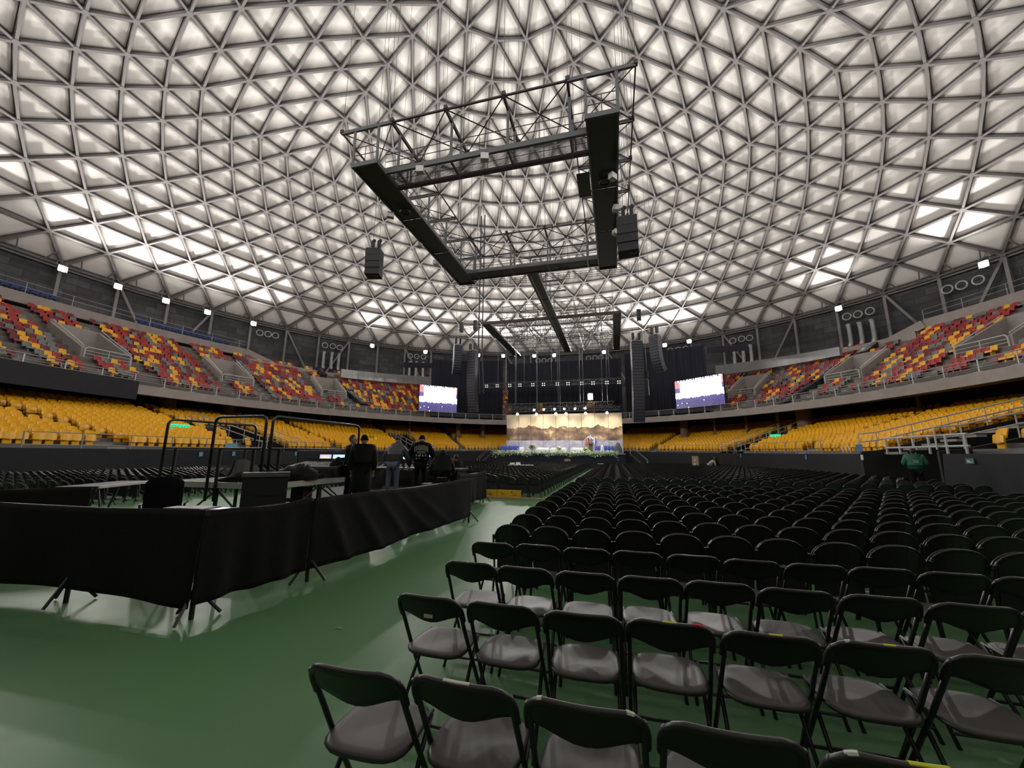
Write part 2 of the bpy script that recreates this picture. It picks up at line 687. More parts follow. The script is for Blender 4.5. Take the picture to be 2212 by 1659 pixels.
for i in range(full):
    th = 2 * PI * i / full
    tt = th if th < PI else th - 2 * PI
    q0, q1 = ell(tt - 0.01, 6), ell(tt + 0.01, 6)
    ha = 1.5 * 0.02 / math.hypot(q1[0] - q0[0], q1[1] - q0[1])
    inport = any(abs(tt - a_) < ha for a_ in PT)
    for j_, (o, z) in enumerate(prof):
        x, y = ell(th, o)
        x, y = clampR(x, y)
        if inport and 4.3 < o < 8.35 and j_ < len(prof) - 5:
            z = 8.25
        vv.append((x, y, z))
np_ = len(prof)
for i in range(full):
    a = i * np_; b = ((i + 1) % full) * np_
    for j in range(np_ - 1):
        ff.append((a + j, a + j + 1, b + j + 1, b + j))
ub.add(vv, ff)
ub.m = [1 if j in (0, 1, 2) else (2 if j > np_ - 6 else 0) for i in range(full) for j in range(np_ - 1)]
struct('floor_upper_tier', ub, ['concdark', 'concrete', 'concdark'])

# ------------------------------------------------------------------ floor wall (black skirted) and lower tier
LR, LH, LROWS = 0.85, 0.215, 15
def wall_top(th):
    return WALL_TOP + 0.35 * max(0.0, math.cos(th)) ** 2
VOMS = []
for u, v, wd in ((592, 965, 1.7), (905, 955, 1.3), (1588, 962, 1.3), (1985, 965, 2.9)):
    d = ray(u, v); d = d / math.hypot(d.x, d.y)
    lo_, hi_ = 1.0, 120.0
    for _ in range(50):
        md = (lo_ + hi_) / 2; p = EYE + d * md
        n3 = ((abs(p.x - BX) / (FA + 1.0)) ** 3 + (abs(p.y - BY) / (FB + 1.0)) ** 3)
        if n3 < 1: lo_ = md
        else: hi_ = md
    sx, sy = (p.x - BX) / (FA + 1), (p.y - BY) / (FB + 1)
    th = math.atan2(sx, sy)
    # parameter angle whose super-ellipse point lies in that direction
    q0 = low(th - 0.01, 4.0); q1 = low(th + 0.01, 4.0)
    VOMS.append((th, wd, wd * 0.02 / math.hypot(q1[0] - q0[0], q1[1] - q0[1])))
VOM_O = 9.45
lb = MB()
vv = []; ff = []; mm = []
prof2 = [(0.0, 0.0), (0.0, -1), (0.25, -1), (0.25, -2), (1.0, -2)]
def lowprof(th):
    t = wall_top(th)
    z0 = t - 0.02
    out = [(0.0, 0.0), (0.0, t), (0.12, t), (0.12, z0), (0.95, z0)]
    for k in range(LROWS):
        out.append((0.95 + k * LR, z0 + (k + 1) * LH)); out.append((0.95 + (k + 1) * LR, z0 + (k + 1) * LH))
    zt = z0 + LROWS * LH
    out += [(14.6, zt), (14.6, 8.0)]
    return out
fullL = 900
lastn = 0
for i in range(fullL):
    th = 2 * PI * i / fullL
    pr = lowprof(th)
    lastn = len(pr)
    tt = th if th < PI else th - 2 * PI
    if any(abs(tt - a_) < h_ for a_, w_, h_ in VOMS):
        pr = [(o, z if o > VOM_O else 0.03) for o, z in pr]
    for (o, z) in pr:
        x, y = low(th, o)
        x, y = clampR(x, y)
        vv.append((x, y, z))
for i in range(fullL):
    a = i * lastn; b = ((i + 1) % fullL) * lastn
    for j in range(lastn - 1):
        ff.append((a + j, a + j + 1, b + j + 1, b + j))
lb.add(vv, ff)
lb.m = [0 if j in (0, 1, 2) else (2 if j >= lastn - 2 else 1) for i in range(fullL) for j in range(lastn - 1)]
struct('floor_lower_tier', lb, ['blackwall', 'concdark', 'black'])
# pillars under the balcony
COLS = []
for u, v, rad in ((362, 872, 0.62), (494, 890, 0.6), (1736, 893, 0.7), (1477, 920, 0.5), (712, 906, 0.16), (1543, 917, 0.12), (1612, 915, 0.14), (1680, 905, 0.18), (990, 920, 0.35), (1043, 921, 0.3), (1985, 868, 0.16), (885, 915, 0.14)):
    p, th = ell_hit(u, v, 4.5)
    c = MB().lathe([(rad, 0), (rad, 4.2)], 16)
    o = struct('column', c, 'pillar', smooth=False)
    o.location = (p.x, p.y, 3.2)
    COLS.append((p.x, p.y, rad))
# ------------------------------------------------------------------ rim floodlights
LAMP_PX = [(133, 588), (253, 626), (357, 655), (447, 679), (547, 701), (804, 745), (919, 757), (1033, 765), (1087, 767), (1154, 768), (1197, 765), (1305, 760), (1383, 752), (1436, 744), (1489, 737), (1812, 667), (2127, 577)]
lamp_az = [circ_hit(u, v, RIM_R - 0.9)[1] for u, v in LAMP_PX]
lamp_names = ['nearest the top corner of the block of tiered seats', 'second along from the far end', 'middle one of five', 'fourth of the row of five', 'last of five, above the round vents']
LAMP_LBL = ['white floodlight glaring at the dome rim above the blue gallery seats, leftmost of all',
            'white floodlight at the dome rim, second of five in a row from the left edge',
            'white floodlight at the dome rim, middle of five above the red and yellow stand',
            'white floodlight at the dome rim, fourth of five from the left edge',
            'white floodlight at the dome rim just above three round vents, last of five',
            'yellowish floodlight at the dome rim above the silver duct, left of the hung drapes',
            'floodlight at the dome rim just left of the curved black speaker array',
            'floodlight shining beside the wide speaker array left of the stage',
            'floodlight at the rim over the left strip of seats between drapes',
            'floodlight under the stage grid, left one of a close pair',
            'floodlight under the stage grid, right one of a close pair',
            'floodlight under the right end of the stage grid',
            'floodlight half hidden by the wide speaker array right of the stage',
            'floodlight just right of the tapered speaker array, left of a close pair',
            'floodlight above three round vents over the right screen, right of a close pair',
            'lone floodlight at the rim above a trio of silver ducts on the right',
            'large floodlight at the dome rim nearest the right edge']
fl_h = MB()
fl_h.box((0, -0.22, 0), (0.62, 0.36, 0.62))
fl_h.lathe([(0.30, 0), (0.36, 0.0), (0.36, 0.05), (0.30, 0.05)], 16, 0, (0, 0, -0.025))
hood = MB().box((0, -0.2, 0), (0.60, 0.34, 0.60)).beam((-0.36, -0.06, 0.30), (0.36, -0.06, 0.30), 0.26, 0.03).beam((-0.36, -0.06, -0.30), (-0.36, -0.06, 0.30), 0.26, 0.03, 0, (1, 0, 0)).beam((0.36, -0.06, -0.30), (0.36, -0.06, 0.30), 0.26, 0.03, 0, (1, 0, 0))
lens = MB()
lens.ball((0, 0.0, 0), (0.30, 0.10, 0.30), 14)
brk = MB().path([(-0.36, -0.2, 0), (-0.36, -0.2, 0.75), (0.36, -0.2, 0.75), (0.36, -0.2, 0)], 0.03, 6).tube((0, -0.2, 0.75), (0, -0.5, 1.1), 0.035)
fx = None
light_data = D.lights.new('flood_beam', 'SPOT')
light_data.energy = LAMP_W
light_data.color = (1.0, 0.965, 0.92)
light_data.spot_size = R(130)
light_data.spot_blend = 1.0
light_data.shadow_soft_size = 0.3
all_az = list(lamp_az) + [R(a) for a in (78, 96, 114, 132, 150, 168, 186, 204, 222, 240, 258)]
for k, az in enumerate(all_az):
    r_ = RIM_R - 0.9
    p = Vector((DC.x + r_ * math.sin(az), DC.y + r_ * math.cos(az), RIM_Z - 0.6))
    face = math.atan2(-(DC.y - p.y), DC.x - p.x)
    ang = math.atan2(DC.y - p.y, DC.x - p.x) - PI / 2
    if k < len(lamp_az):
        if fx is None:
            fx = thing('floodlight', LAMP_LBL[0], 'floodlight', p, ang, 'rim floodlights')
            hood.build('housing', 'catgrey', fx)
            lens.build('lens', 'lens', fx)
            brk.build('bracket', 'railgrey', fx)
        else:
            dup(fx, p, ang, LAMP_LBL[k])
    lo = D.objects.new('flood_beam', light_data)
    COL.objects.link(lo)
    inw = Vector((DC.x - p.x, DC.y - p.y, 0)).normalized()
    lo.location = p + inw * 0.9 + Vector((0, 0, -0.1))
    d = (inw * 1.0 + Vector((0, 0, 0.55))).normalized()
    lo.rotation_euler = d.to_track_quat('-Z', 'Y').to_euler()

# ------------------------------------------------------------------ ventilation ducts on the block wall
VENTS = [((561, 719), 0, 'left of the stage stands, half behind the gallery'), ((579, 722), 0, ''), ((595, 725), 0, ''),
         ((702, 746), 1, ''), ((719, 748), 1, ''), ((734, 751), 1, ''),
         ((886, 769), 1, ''), ((900, 770), 1, ''), ((915, 771), 1, ''),
         ((1162, 779), 0, ''), ((1175, 779), 0, ''), ((1188, 779), 0, ''),
         ((1271, 774), 0, ''), ((1285, 773), 0, ''), ((1298, 772), 0, ''),
         ((1448, 757), 0, ''), ((1465, 755), 0, ''), ((1481, 753), 0, ''),
         ((1583, 736), 1, ''), ((1602, 732), 1, ''), ((1619, 730), 1, ''),
         ((1829, 684), 1, ''), ((1853, 679), 1, ''), ((1879, 672), 1, ''),
         ((2046, 625), 0, ''), ((2077, 616), 0, ''), ((2113, 605), 0, '')]
TRIO = ['above the left gallery', 'over the left silver wall panel', 'behind the left hung drape',
        'under the left of the stage grid', 'under the right of the stage grid', 'over the right screen',
        'over the right silver wall panel', 'beneath the lone right floodlight', 'near the right edge']
RNG = MB().path([(0.42 * math.cos(2 * PI * k / 16), 0, 0.42 * math.sin(2 * PI * k / 16)) for k in range(16)], 0.075, 6, closed=True)
RNGB = MB().lathe([(0.40, 0), (0.40, 0.25)], 16)
DUC = MB()
DUC.path([(0, -0.05, -0.95), (0, 0.15, -1.4), (0, 0.15, -3.3), (0, -0.25, -3.9)], 0.27, 10)
vr0 = {}
for k, ((u, v), hasd, _) in enumerate(VENTS):
    p, az = circ_hit(u, v, WR + 0.25)
    lab = ('round vent with silver duct, ' if hasd else 'round white wall vent, ') + ['first', 'middle', 'last'][k % 3] + ' of the three ' + TRIO[k // 3]
    if hasd not in vr0:
        vr = thing('wall_vent', lab, 'vent', p, -az, 'round vents under the dome rim')
        RNG.build('vent_ring', 'white', vr, smooth=True)
        b = MB()
        b.lathe([(0.40, 0), (0.40, 0.4)], 16)
        gb = MB()
        for q in range(-3, 4):
            gb.beam((-0.36, 0.12, q * 0.11), (0.36, 0.12, q * 0.11), 0.02, 0.03)
        gb.build('grille', 'catgrey', vr)
        if hasd:
            DUC.build('duct_pipe', 'silver', vr, smooth=True)
        vr0[hasd] = vr
    else:
        dup(vr0[hasd], p, -az, lab)

# ------------------------------------------------------------------ silver panel bands and concrete gallery
def band(name, th0, th1, o, z0f, z1f, n, mats, label, cat, seam=True):
    mb = MB()
    for k in range(n):
        a = th0 + (th1 - th0) * k / n; b = th0 + (th1 - th0) * (k + (0.985 if seam else 1.0)) / n
        v = []
        for t, f in ((a, k / n), (b, (k + 1) / n)):
            for oo in (o, o + 0.5):
                x, y = ell(t, oo)
                x, y = clampR(x, y)
                v += [(x, y, z0f(f)), (x, y, z1f(f))]
        mb.add(v, [(0, 1, 5, 4), (2, 6, 7, 3), (1, 3, 7, 5), (0, 4, 6, 2), (0, 2, 3, 1), (4, 5, 7, 6)])
    o_ = mb.build(name, mats)
    return tag(o_, label, cat)
def zhit(u, v, o):
    p, th = ell_hit(u, v, o)
    return p.z, th
OB = 8.6
z1a, ta = zhit(738, 797, OB); z0a, _ = zhit(738, 815, OB); z1b, tb = zhit(932, 814, OB); z0b, _ = zhit(932, 832, OB)
band('duct_casing', ta, tb, OB, lambda f: z0a + (z0b - z0a) * f, lambda f: z1a + (z1b - z1a) * f, 18, 'silver', 'silver sheet-metal duct casing running above the seats to the left hung drape', 'duct')
z1a2, ta2 = zhit(1545, 790, OB); z0a2, _ = zhit(1545, 812, OB); z1b2, tb2 = zhit(1812, 749, OB); z0b2, _ = zhit(1812, 768, OB)
band('duct_casing', ta2, tb2, OB, lambda f: z0a2 + (z0b2 - z0a2) * f, lambda f: z1a2 + (z1b2 - z1a2) * f, 22, 'silver', 'silver sheet-metal duct casing running above the seats right of the right screen', 'duct')
# concrete gallery fronts at the top of the upper tier
gal = MB()
def gal_strip(th0, th1, o, za, zb_, n=24, th_=0.4):
    for k in range(n):
        v = []
        for q in (k, k + 1):
            t = th0 + (th1 - th0) * q / n
            for oo in (o, o + th_):
                x, y = ell(t, oo); x, y = clampR(x, y)
                v += [(x, y, za), (x, y, zb_)]
        gal.add(v, [(0, 1, 5, 4), (2, 6, 7, 3), (1, 3, 7, 5), (0, 4, 6, 2)])
_, tg1 = zhit(535, 728, 12.6)
_, tg2 = zhit(740, 805, 11.4)
_, tg3 = zhit(1815, 752, 11.4)
_, tg4 = zhit(1990, 668, 12.6)
gal_strip(TH0, tg1, 12.5, 14.15, 14.75)
gal_strip(tg1, tg2, 11.2, 12.55, 13.35, 10)
gal_strip(tg3, tg4, 11.2, 12.75, 13.6, 10)
gal_strip(tg4, TH1, 12.5, 14.2, 14.85)
# ramps joining the two levels
for t0, t1 in ((tg1, tg1 + R(4.5)), (tg4, tg4 - R(4.5))):
    a = Vector(ell(t0, 12.6) + (14.4,)); b = Vector(ell(t1, 11.6) + (12.9,))
    gal.beam(a, b, 0.5, 0.8)
# floor slab of the upper gallery
for (t0, t1) in ((TH0, tg1), (tg4, TH1)):
    for k in range(20):
        v = []
        for q in (k, k + 1):
            t = t0 + (t1 - t0) * q / 20
            for oo in (12.5, 17.5):
                x, y = ell(t, oo); x, y = clampR(x, y)
                v.append((x, y, 14.2)); v.append((x, y, 13.8))
        gal.add(v, [(0, 4, 6, 2), (1, 3, 7, 5), (0, 1, 5, 4), (2, 6, 7, 3)])
struct('trim_4', gal, 'concrete')
# gallery rails
def rail_run(name, fn, t0, t1, z0, hs, step, label, cat='railing', post_r=0.03, rail_r=0.025, mt='railgrey', nmax=90):
    L = 0
    n = max(8, int(abs(t1 - t0) / R(1.5)))
    pts = [Vector(fn(t0 + (t1 - t0) * k / n)) for k in range(n + 1)]
    t_ = thing(name, label, cat, (pts[0].x, pts[0].y, 0))
    base = pts[0].copy(); base.z = 0
    for h in hs:
        MB().path([(p.x - base.x, p.y - base.y, p.z + h) for p in pts], rail_r, 6).build('rail', mt, t_)
    acc = 0; last = None; cnt = 0
    for k in range(n):
        seg = (pts[k + 1] - pts[k]).length
        while acc <= seg and cnt < nmax:
            p = pts[k].lerp(pts[k + 1], acc / seg)
            MB().tube((0, 0, 0), (0, 0, max(hs)), post_r, 6).build('post', mt, t_, (p.x - base.x, p.y - base.y, p.z))
            cnt += 1
            acc += step
        acc -= seg
    return t_
rail_run('gallery_railing', lambda t: ell(t, 12.7) + (14.75,), R(-104), tg1, 14.75, (0.55, 1.0), 3.0, 'grey steel railing on the upper gallery edge below the left floodlights')
rail_run('gallery_railing', lambda t: ell(t, 12.7) + (14.85,), tg4, R(92), 14.85, (0.55, 1.0), 3.0, 'grey steel railing on the upper gallery edge near the right edge')
# blue seats on the upper gallery
bs = MB().box((0, 0, 0.45), (0.44, 0.42, 0.06)).box((0, -0.2, 0.68), (0.44, 0.05, 0.44)).box((0, -0.05, 0.2), (0.08, 0.3, 0.4))
MT['bluegal'] = mat('gallery_blue_seat', (0.03, 0.055, 0.16), 0.5)
bxf = []
for row in range(2):
    t = R(-104)
    while t < tg1 - R(2):
        x, y = ell(t, 13.6 + row * 0.9)
        rr = 45.0
        gap = int((t - R(-104)) / R(7)) % 3 == 2
        if not gap:
            bxf.append((x, y, 14.75 + row * 0.4, -t + PI))
        t += 0.55 / rr
o = replicate(bs, bxf, 'gallery_seats', 'bluegal')
tag(o, 'rows of small dark blue seats on the upper gallery below the left floodlights', 'seats', kind='stuff')

# ------------------------------------------------------------------ balcony railing
def fasc(t):
    x, y = ell(t, 0.12)
    return (x, y, 6.72)
br = thing('balcony_railing', 'long grey steel railing along the curved concrete balcony front', 'railing', (BX, BY, 0))
n = 170
T0, T1 = R(-112), R(98)
pl = [fasc(T0 + (T1 - T0) * k / n) for k in range(n + 1)]
for h in (0.80, 0.62, 0.46, 0.30):
    MB().path([(x - BX, y - BY, z + h) for x, y, z in pl], 0.034 if h == 0.8 else 0.018, 6).build('rail', 'railgrey', br)
pm = MB().beam((0, 0, 0), (0, 0, 0.8), 0.07, 0.03, 0, (0, 1, 0)).beam((0, 0.02, 0.02), (0, 0.45, 0.75), 0.05, 0.03).box((0, 0, 0.015), (0.55, 0.22, 0.03))
p0 = None
acc = 0.0
for k in range(n):
    a = Vector(pl[k]); b = Vector(pl[k + 1]); L = (b - a).length
    while acc < L:
        q = a.lerp(b, acc / L)
        t = T0 + (T1 - T0) * (k + acc / L) / n
        if p0 is None:
            p0 = pm.build('rail_post', 'railgrey', br)
            c = p0
        else:
            c = p0.copy(); COL.objects.link(c)
        c.location = (q.x - BX, q.y - BY, q.z); c.rotation_euler = (0, 0, -t)
        acc += 2.05
    acc -= L
# black banner over the balcony front near the left edge
_, tb1 = ell_hit(298, 840, -0.1)
bn = MB()
tb0 = R(-116)
for k in range(24):
    v = []
    for q in (k, k + 1):
        t = tb0 + (tb1 - tb0) * q / 24
        for oo in (-0.12, -0.05):
            x, y = ell(t, oo)
            v += [(x, y, 5.55), (x, y, 6.95)]
    bn.add(v, [(0, 1, 5, 4), (2, 6, 7, 3), (1, 3, 7, 5), (0, 4, 6, 2), (0, 2, 3, 1), (4, 5, 7, 6)])
tag(bn.build('balcony_banner', 'blackwall'), 'plain black banner covering the balcony front at the left edge', 'banner')

# ------------------------------------------------------------------ stadium seats
def yellow_seat():
    mb = MB()
    xs = [-0.225, -0.20, -0.14, 0.0, 0.14, 0.20, 0.225]
    def zt(x):
        return 0.80 - 0.09 * (abs(x) / 0.225) ** 4
    mb.shell(xs, lambda x: 0.40, zt, lambda x, z: -0.16 - (z - 0.4) * 0.30 + 0.06 * (x / 0.225) ** 2, -0.045, 2)
    def zt2(x):
        return 0.56 - 0.07 * (abs(x) / 0.225) ** 4
    mb.shell(xs, lambda x: 0.20 + 0.04 * (abs(x) / 0.225) ** 2, zt2, lambda x, z: 0.02 + (z - 0.4) * -0.12 - 0.05 * (x / 0.225) ** 2, -0.06, 2)
    mb.box((0, -0.10, 0.16), (0.30, 0.06, 0.34), 0)
    return mb
def upper_seat():
    mb = MB()
    xs = [-0.215, -0.17, 0.0, 0.17, 0.215]
    mb.shell(xs, lambda x: 0.36, lambda x: 0.78 - 0.07 * (abs(x) / 0.215) ** 4, lambda x, z: -0.17 - (z - 0.36) * 0.22 + 0.05 * (x / 0.215) ** 2, -0.04, 2)
    mb.box((0, 0.02, 0.37), (0.42, 0.40, 0.05))
    mb.box((0, 0.20, 0.33), (0.40, 0.05, 0.12))
    mb.box((0, -0.06, 0.17), (0.10, 0.24, 0.34))
    return mb
YS, US = yellow_seat(), upper_seat()

def fill_row(fn, o, t0, t1, spacing, skip):
    """Seats along one row; returns (x, y, theta)."""
    out = []
    n = 900
    prev = Vector(fn(t0, o) + (0,)); acc = 0.0
    for k in range(1, n + 1):
        t = t0 + (t1 - t0) * k / n
        p = Vector(fn(t, o) + (0,))
        acc += (p - prev).length
        prev = p
        if acc >= spacing:
            acc -= spacing
            if math.hypot(p.x - DC.x, p.y - DC.y) < WR - 1.0 and not skip(t, o, p):
                q = Vector(fn(t + 0.002, o) + (0,))
                tg = (q - p)
                rz = math.atan2(tg.y, tg.x) + PI
                out.append((p.x, p.y, t, rz))
    return out

# lower tier aisles (radial gaps) and the sunken entrance passages
LOW_AISLE = [R(a) for a in (-101, -88, -71.5, -54, -38.5, -17.5, 14.5, 31, 55, 71, 86)]
SIGNP = []
MT['exit'] = mat('exit_green', (0.0, 0.35, 0.16), 0.5, emit=(0.0, 1.0, 0.42), es=0.36)
MT['exitw'] = mat('exit_symbol', (0.0, 0.15, 0.08), 0.5)
for (u, v, wpx, hpx, lab, oo) in ((389, 924, 31, 14, 'green lit exit sign above the yellow seats behind the railed platform', 0), (811, 951, 22, 8, 'green lit exit sign beyond the person in jeans', 1), (1675, 942, 20, 7, 'green lit exit sign among the yellow seats right of the stage', 2)):
    d = ray(u, v); d = d / math.hypot(d.x, d.y)
    lo_, hi_ = 1.0, 120.0
    for _ in range(50):
        md = (lo_ + hi_) / 2; p = EYE + d * md
        if ((abs(p.x - BX) / (FA + 5.0)) ** 2.7 + (abs(p.y - BY) / (FB + 5.0)) ** 2.7) < 1: lo_ = md
        else: hi_ = md
    SIGNP.append((p.x, p.y))
    dist = to_px(p)[2]
    W_, H_ = wpx * dist / F, hpx * dist / F
    sg = thing('exit_sign', lab, 'sign', p, math.atan2(-p.x, p.y))
    MB().box((0, 0, 0), (W_, 0.08, H_)).build('panel', 'exit', sg)
    for q in range(3):
        x = (-0.33 + 0.33 * q) * W_
        g = MB()
        g.box((x, -0.045, 0.0), (W_ * 0.22, 0.012, H_ * 0.06)).box((x - W_ * 0.1, -0.045, 0), (W_ * 0.03, 0.012, H_ * 0.6)).box((x + W_ * 0.1, -0.045, 0), (W_ * 0.03, 0.012, H_ * 0.6)).box((x, -0.045, H_ * 0.28), (W_ * 0.22, 0.012, H_ * 0.06)).box((x, -0.045, -H_ * 0.28), (W_ * 0.22, 0.012, H_ * 0.06))
        g.build('pictogram', 'exitw', sg)
    MB().tube((-W_ * 0.4, 0, -H_ / 2), (-W_ * 0.4, 0, -H_ / 2 - 1.6), 0.025).tube((W_ * 0.4, 0, -H_ / 2), (W_ * 0.4, 0, -H_ / 2 - 1.6), 0.025).build('stand', 'railgrey', sg)
def low_skip(t, o, p):
    for a in LOW_AISLE:
        q = low(a, o)
        if math.hypot(p.x - q[0], p.y - q[1]) < 0.62:
            return True
    for cx_, cy_ in SIGNP:
        if math.hypot(p.x - cx_, p.y - cy_) < 0.85:
            return True
    for cx_, cy_, cr_ in COLS:
        if math.hypot(p.x - cx_, p.y - cy_) < cr_ + 0.42:
            return True
    for a, wd, ha in VOMS:
        if o < VOM_O + 0.3 and abs(t - a) < ha * (1 + 0.35 / wd):
            return True
    return False
seats = []
for k in range(LROWS):
    o = 0.95 + k * LR + 0.45
    r_ = fill_row(low, o, R(-112), R(95), 0.50, low_skip)
    for (x, y, t, rz) in r_:
        z = wall_top(t) - 0.02 + (k + 1) * LH
        seats.append((x, y, z, rz, k, t))
def show(s, zc=0.5):
    u, v, d = to_px((s[0], s[1], s[2] + zc))
    return d if (d > 0 and -15 < u < 2227 and -15 < v < 1674) else None
vis = []; rest = []
for s in seats:
    d = show(s)
    if d is None:
        continue
    (vis if True else rest).append((d, s))
vis.sort(key=lambda q: q[0])
near, far = vis[:300], vis[300:]
# count each seat along its row from the nearer frame edge
def counts(lst):
    rows = {}
    for d, s in lst:
        side = 'L' if s[0] < BX else 'R'
        rows.setdefault((side, s[4]), []).append(s)
    idx = {}
    for key, L in rows.items():
        L.sort(key=lambda s: to_px((s[0], s[1], s[2] + 0.5))[0], reverse=(key[0] == 'R'))
        for i, s in enumerate(L):
            idx[s] = i + 1
    return idx
idx = counts(vis)
y0 = None
for d, s in near:
    side = 'left' if s[0] < BX else 'right'
    lab = 'yellow tip-up seat in the lower stand, %s row up, %s along from the %s edge' % (nth(s[4] + 1), nth(idx[s]), side)
    if y0 is None:
        y0 = YS.build('stadium_seat', 'yellow', None, smooth=False)
        o = y0
    else:
        o = y0.copy(); COL.objects.link(o)
    o.location = s[:3]; o.rotation_euler = (0, 0, s[3])
    tag(o, lab, 'stadium seat', 'yellow seats of the lower stand')
o = replicate(YS, [(s[0], s[1], s[2], s[3]) for d, s in far], 'stadium_seats_beyond', 'yellow')
tag(o, 'rows of yellow tip-up seats of the lower stand farther round the arena', 'seats', kind='stuff')

# black padded screens laid down the stair aisles
SCR = []
def tier_hit(u, v):
    best = None
    for k in range(5, 125):
        o = k * 0.1
        p, t = ell_hit(u, v, o)
        e = abs(p.z - (6.7 + max(0.0, o - 0.7) * UH / UR + 0.4))
        if best is None or e < best[0]:
            best = (e, p, t)
    return best[1]
for (u0, v0, u1, v1, n, lab) in ((741, 838, 787, 876, 4, 'row of black padded screens down the stair left of the left video screen'), (688, 797, 700, 813, 1, 'short black padded screen at the top of the stair near the silver duct casing'), (1690, 876, 1803, 803, 5, 'row of black padded screens down the stair right of the right video screen'), (1862, 765, 1893, 741, 2, 'pair of black padded screens near the right stand entrance')):
    a = tier_hit(u0, v0); b = tier_hit(u1, v1)
    t_ = thing('stair_screen', lab, 'screen panel', a)
    d = b - a
    SCR.append((a, b))
    for k in range(n):
        q0 = d * (k / n); q1 = d * ((k + 0.93) / n)
        MB().beam(q0, q1, 0.9, 0.5).build('pad', 'speaker', t_)
        mid = (q0 + q1) / 2
        inward = Vector((BX - a.x, BY - a.y, 0)).normalized()
        MB().beam(q0.lerp(q1, 0.25) + inward * 0.3 + Vector((0, 0, 0.28)), q0.lerp(q1, 0.75) + inward * 0.3 + Vector((0, 0, 0.28)), 0.06, 0.03).build('edge_bar', 'railgrey', t_)
# upper tier: red, maroon, grey and yellow seats with stair aisles and entrance portals
UP_AISLE = []
for t in PT:
    UP_AISLE += [t - R(2.6), t + R(2.6)]
UP_AISLE += [R(-100), R(-22), R(12)]
DRAPE_GAP = [ell_hit(1090, 880, 1)[1], ell_hit(1160, 880, 1)[1], ell_hit(1275, 880, 1)[1], ell_hit(1368, 880, 1)[1]]
DL0 = ell_hit(932, 850, 1)[1]; DR1 = ell_hit(1528, 850, 1)[1]
def up_skip(t, o, p):
    for a in UP_AISLE:
        q = ell(a, o)
        if math.hypot(p.x - q[0], p.y - q[1]) < 0.65:
            return True
    for a in PT:
        q = ell(a, o)
        if 3.6 < o < 8.6 and math.hypot(p.x - q[0], p.y - q[1]) < 1.75:
            return True
    for a, b in SCR:
        d_ = (b - a); d_.z = 0
        f_ = max(0, min(1, (Vector((p.x - a.x, p.y - a.y, 0)).dot(d_)) / d_.length_squared))
        if math.hypot(p.x - a.x - d_.x * f_, p.y - a.y - d_.y * f_) < 0.8:
            return True
    if DL0 + R(2) < t < DR1 - R(2):
        if not any(abs(t - g) < R(2.4) for g in DRAPE_GAP):
            return True
    return False
useats = []
for k in range(UROWS):
    o = 1.15 + k * UR + 0.5
    for (x, y, t, rz) in fill_row(ell, o, R(-110), R(96), 0.50, up_skip):
        useats.append((x, y, 6.7 + (k + 1) * UH, rz, k, t))
MOT = 'RYRMGRMRYGRRMYGMRRYMGRYMRG'
def ucol(k, s):
    j = int((s[5] + 4) * 78)
    if rnd.random() < 0.22:
        return rnd.choice('YRMG')
    return 'YRGMRYGRM'[(j + (k + j % 3) // 3 * 2) % 9]
CI = {'Y': 0, 'R': 1, 'M': 2, 'G': 3}
CN = {'Y': 'yellow', 'R': 'red', 'M': 'maroon', 'G': 'grey'}
UM = ['upyellow', 'upred', 'upmaroon', 'upgrey']
uvis = [(show(s), s) for s in useats]
uvis = sorted([q for q in uvis if q[0] is not None], key=lambda q: q[0])
unear, ufar = uvis[:300], uvis[300:]
uidx = counts(uvis)
ub0 = {}
for d, s in unear:
    c = ucol(s[4], s)
    side = 'left' if s[0] < BX else 'right'
    lab = '%s seat in the upper stand, %s row above railing, %s along from the %s edge' % (CN[c], nth(s[4] + 1), nth(uidx[s]), side)
    if c not in ub0:
        o = ub0[c] = US.build('bucket_seat', UM[CI[c]])
    else:
        o = ub0[c].copy(); COL.objects.link(o)
    o.location = s[:3]; o.rotation_euler = (0, 0, s[3])
    tag(o, lab, 'bucket seat', 'coloured seats of the upper stand')
o = replicate(US, [(s[0], s[1], s[2], s[3], CI[ucol(s[4], s)]) for d, s in ufar], 'upper_seats_beyond', UM)
tag(o, 'rows of red, maroon, grey and yellow seats of the upper stand farther round', 'seats', kind='stuff')

# stair aisles: light treads, and the concrete entrance portals with white rails
st = MB()
for a in UP_AISLE:
    for k in range(UROWS):
        o_ = 1.15 + k * UR
        for h, dd in ((0.0, 0.0), (0.25, 0.43)):
            x, y = ell(a, o_ + dd + 0.22)
            if math.hypot(x - DC.x, y - DC.y) < WR - 0.5:
                c, s_ = math.cos(-a), math.sin(-a)
                z = 6.7 + k * UH + h + 0.125
                st.box((x, y, z + 0.02), (1.05, 0.42, 0.25), 0, (Vector((c, s_, 0)), Vector((-s_, c, 0)), Vector((0, 0, 1))))
for a in LOW_AISLE:
    for k in range(LROWS):
        x, y = low(a, 0.95 + k * LR + 0.2)
        q = low(a + 0.01, 0.95 + k * LR + 0.2)
        g = math.atan2(q[1] - y, q[0] - x)
        c, s_ = math.cos(g), math.sin(g)
        z = wall_top(a) + k * LH + 0.05
        st.box((x, y, z), (1.0, 0.4, 0.12), 0, (Vector((c, s_, 0)), Vector((-s_, c, 0)), Vector((0, 0, 1))))
struct('stair', st, 'step')
PNAMES = ['nearest the left edge', 'second from the left edge', 'left of the silver duct casing', 'right of the right screen', 'below the right silver duct casing', 'nearest the right edge']
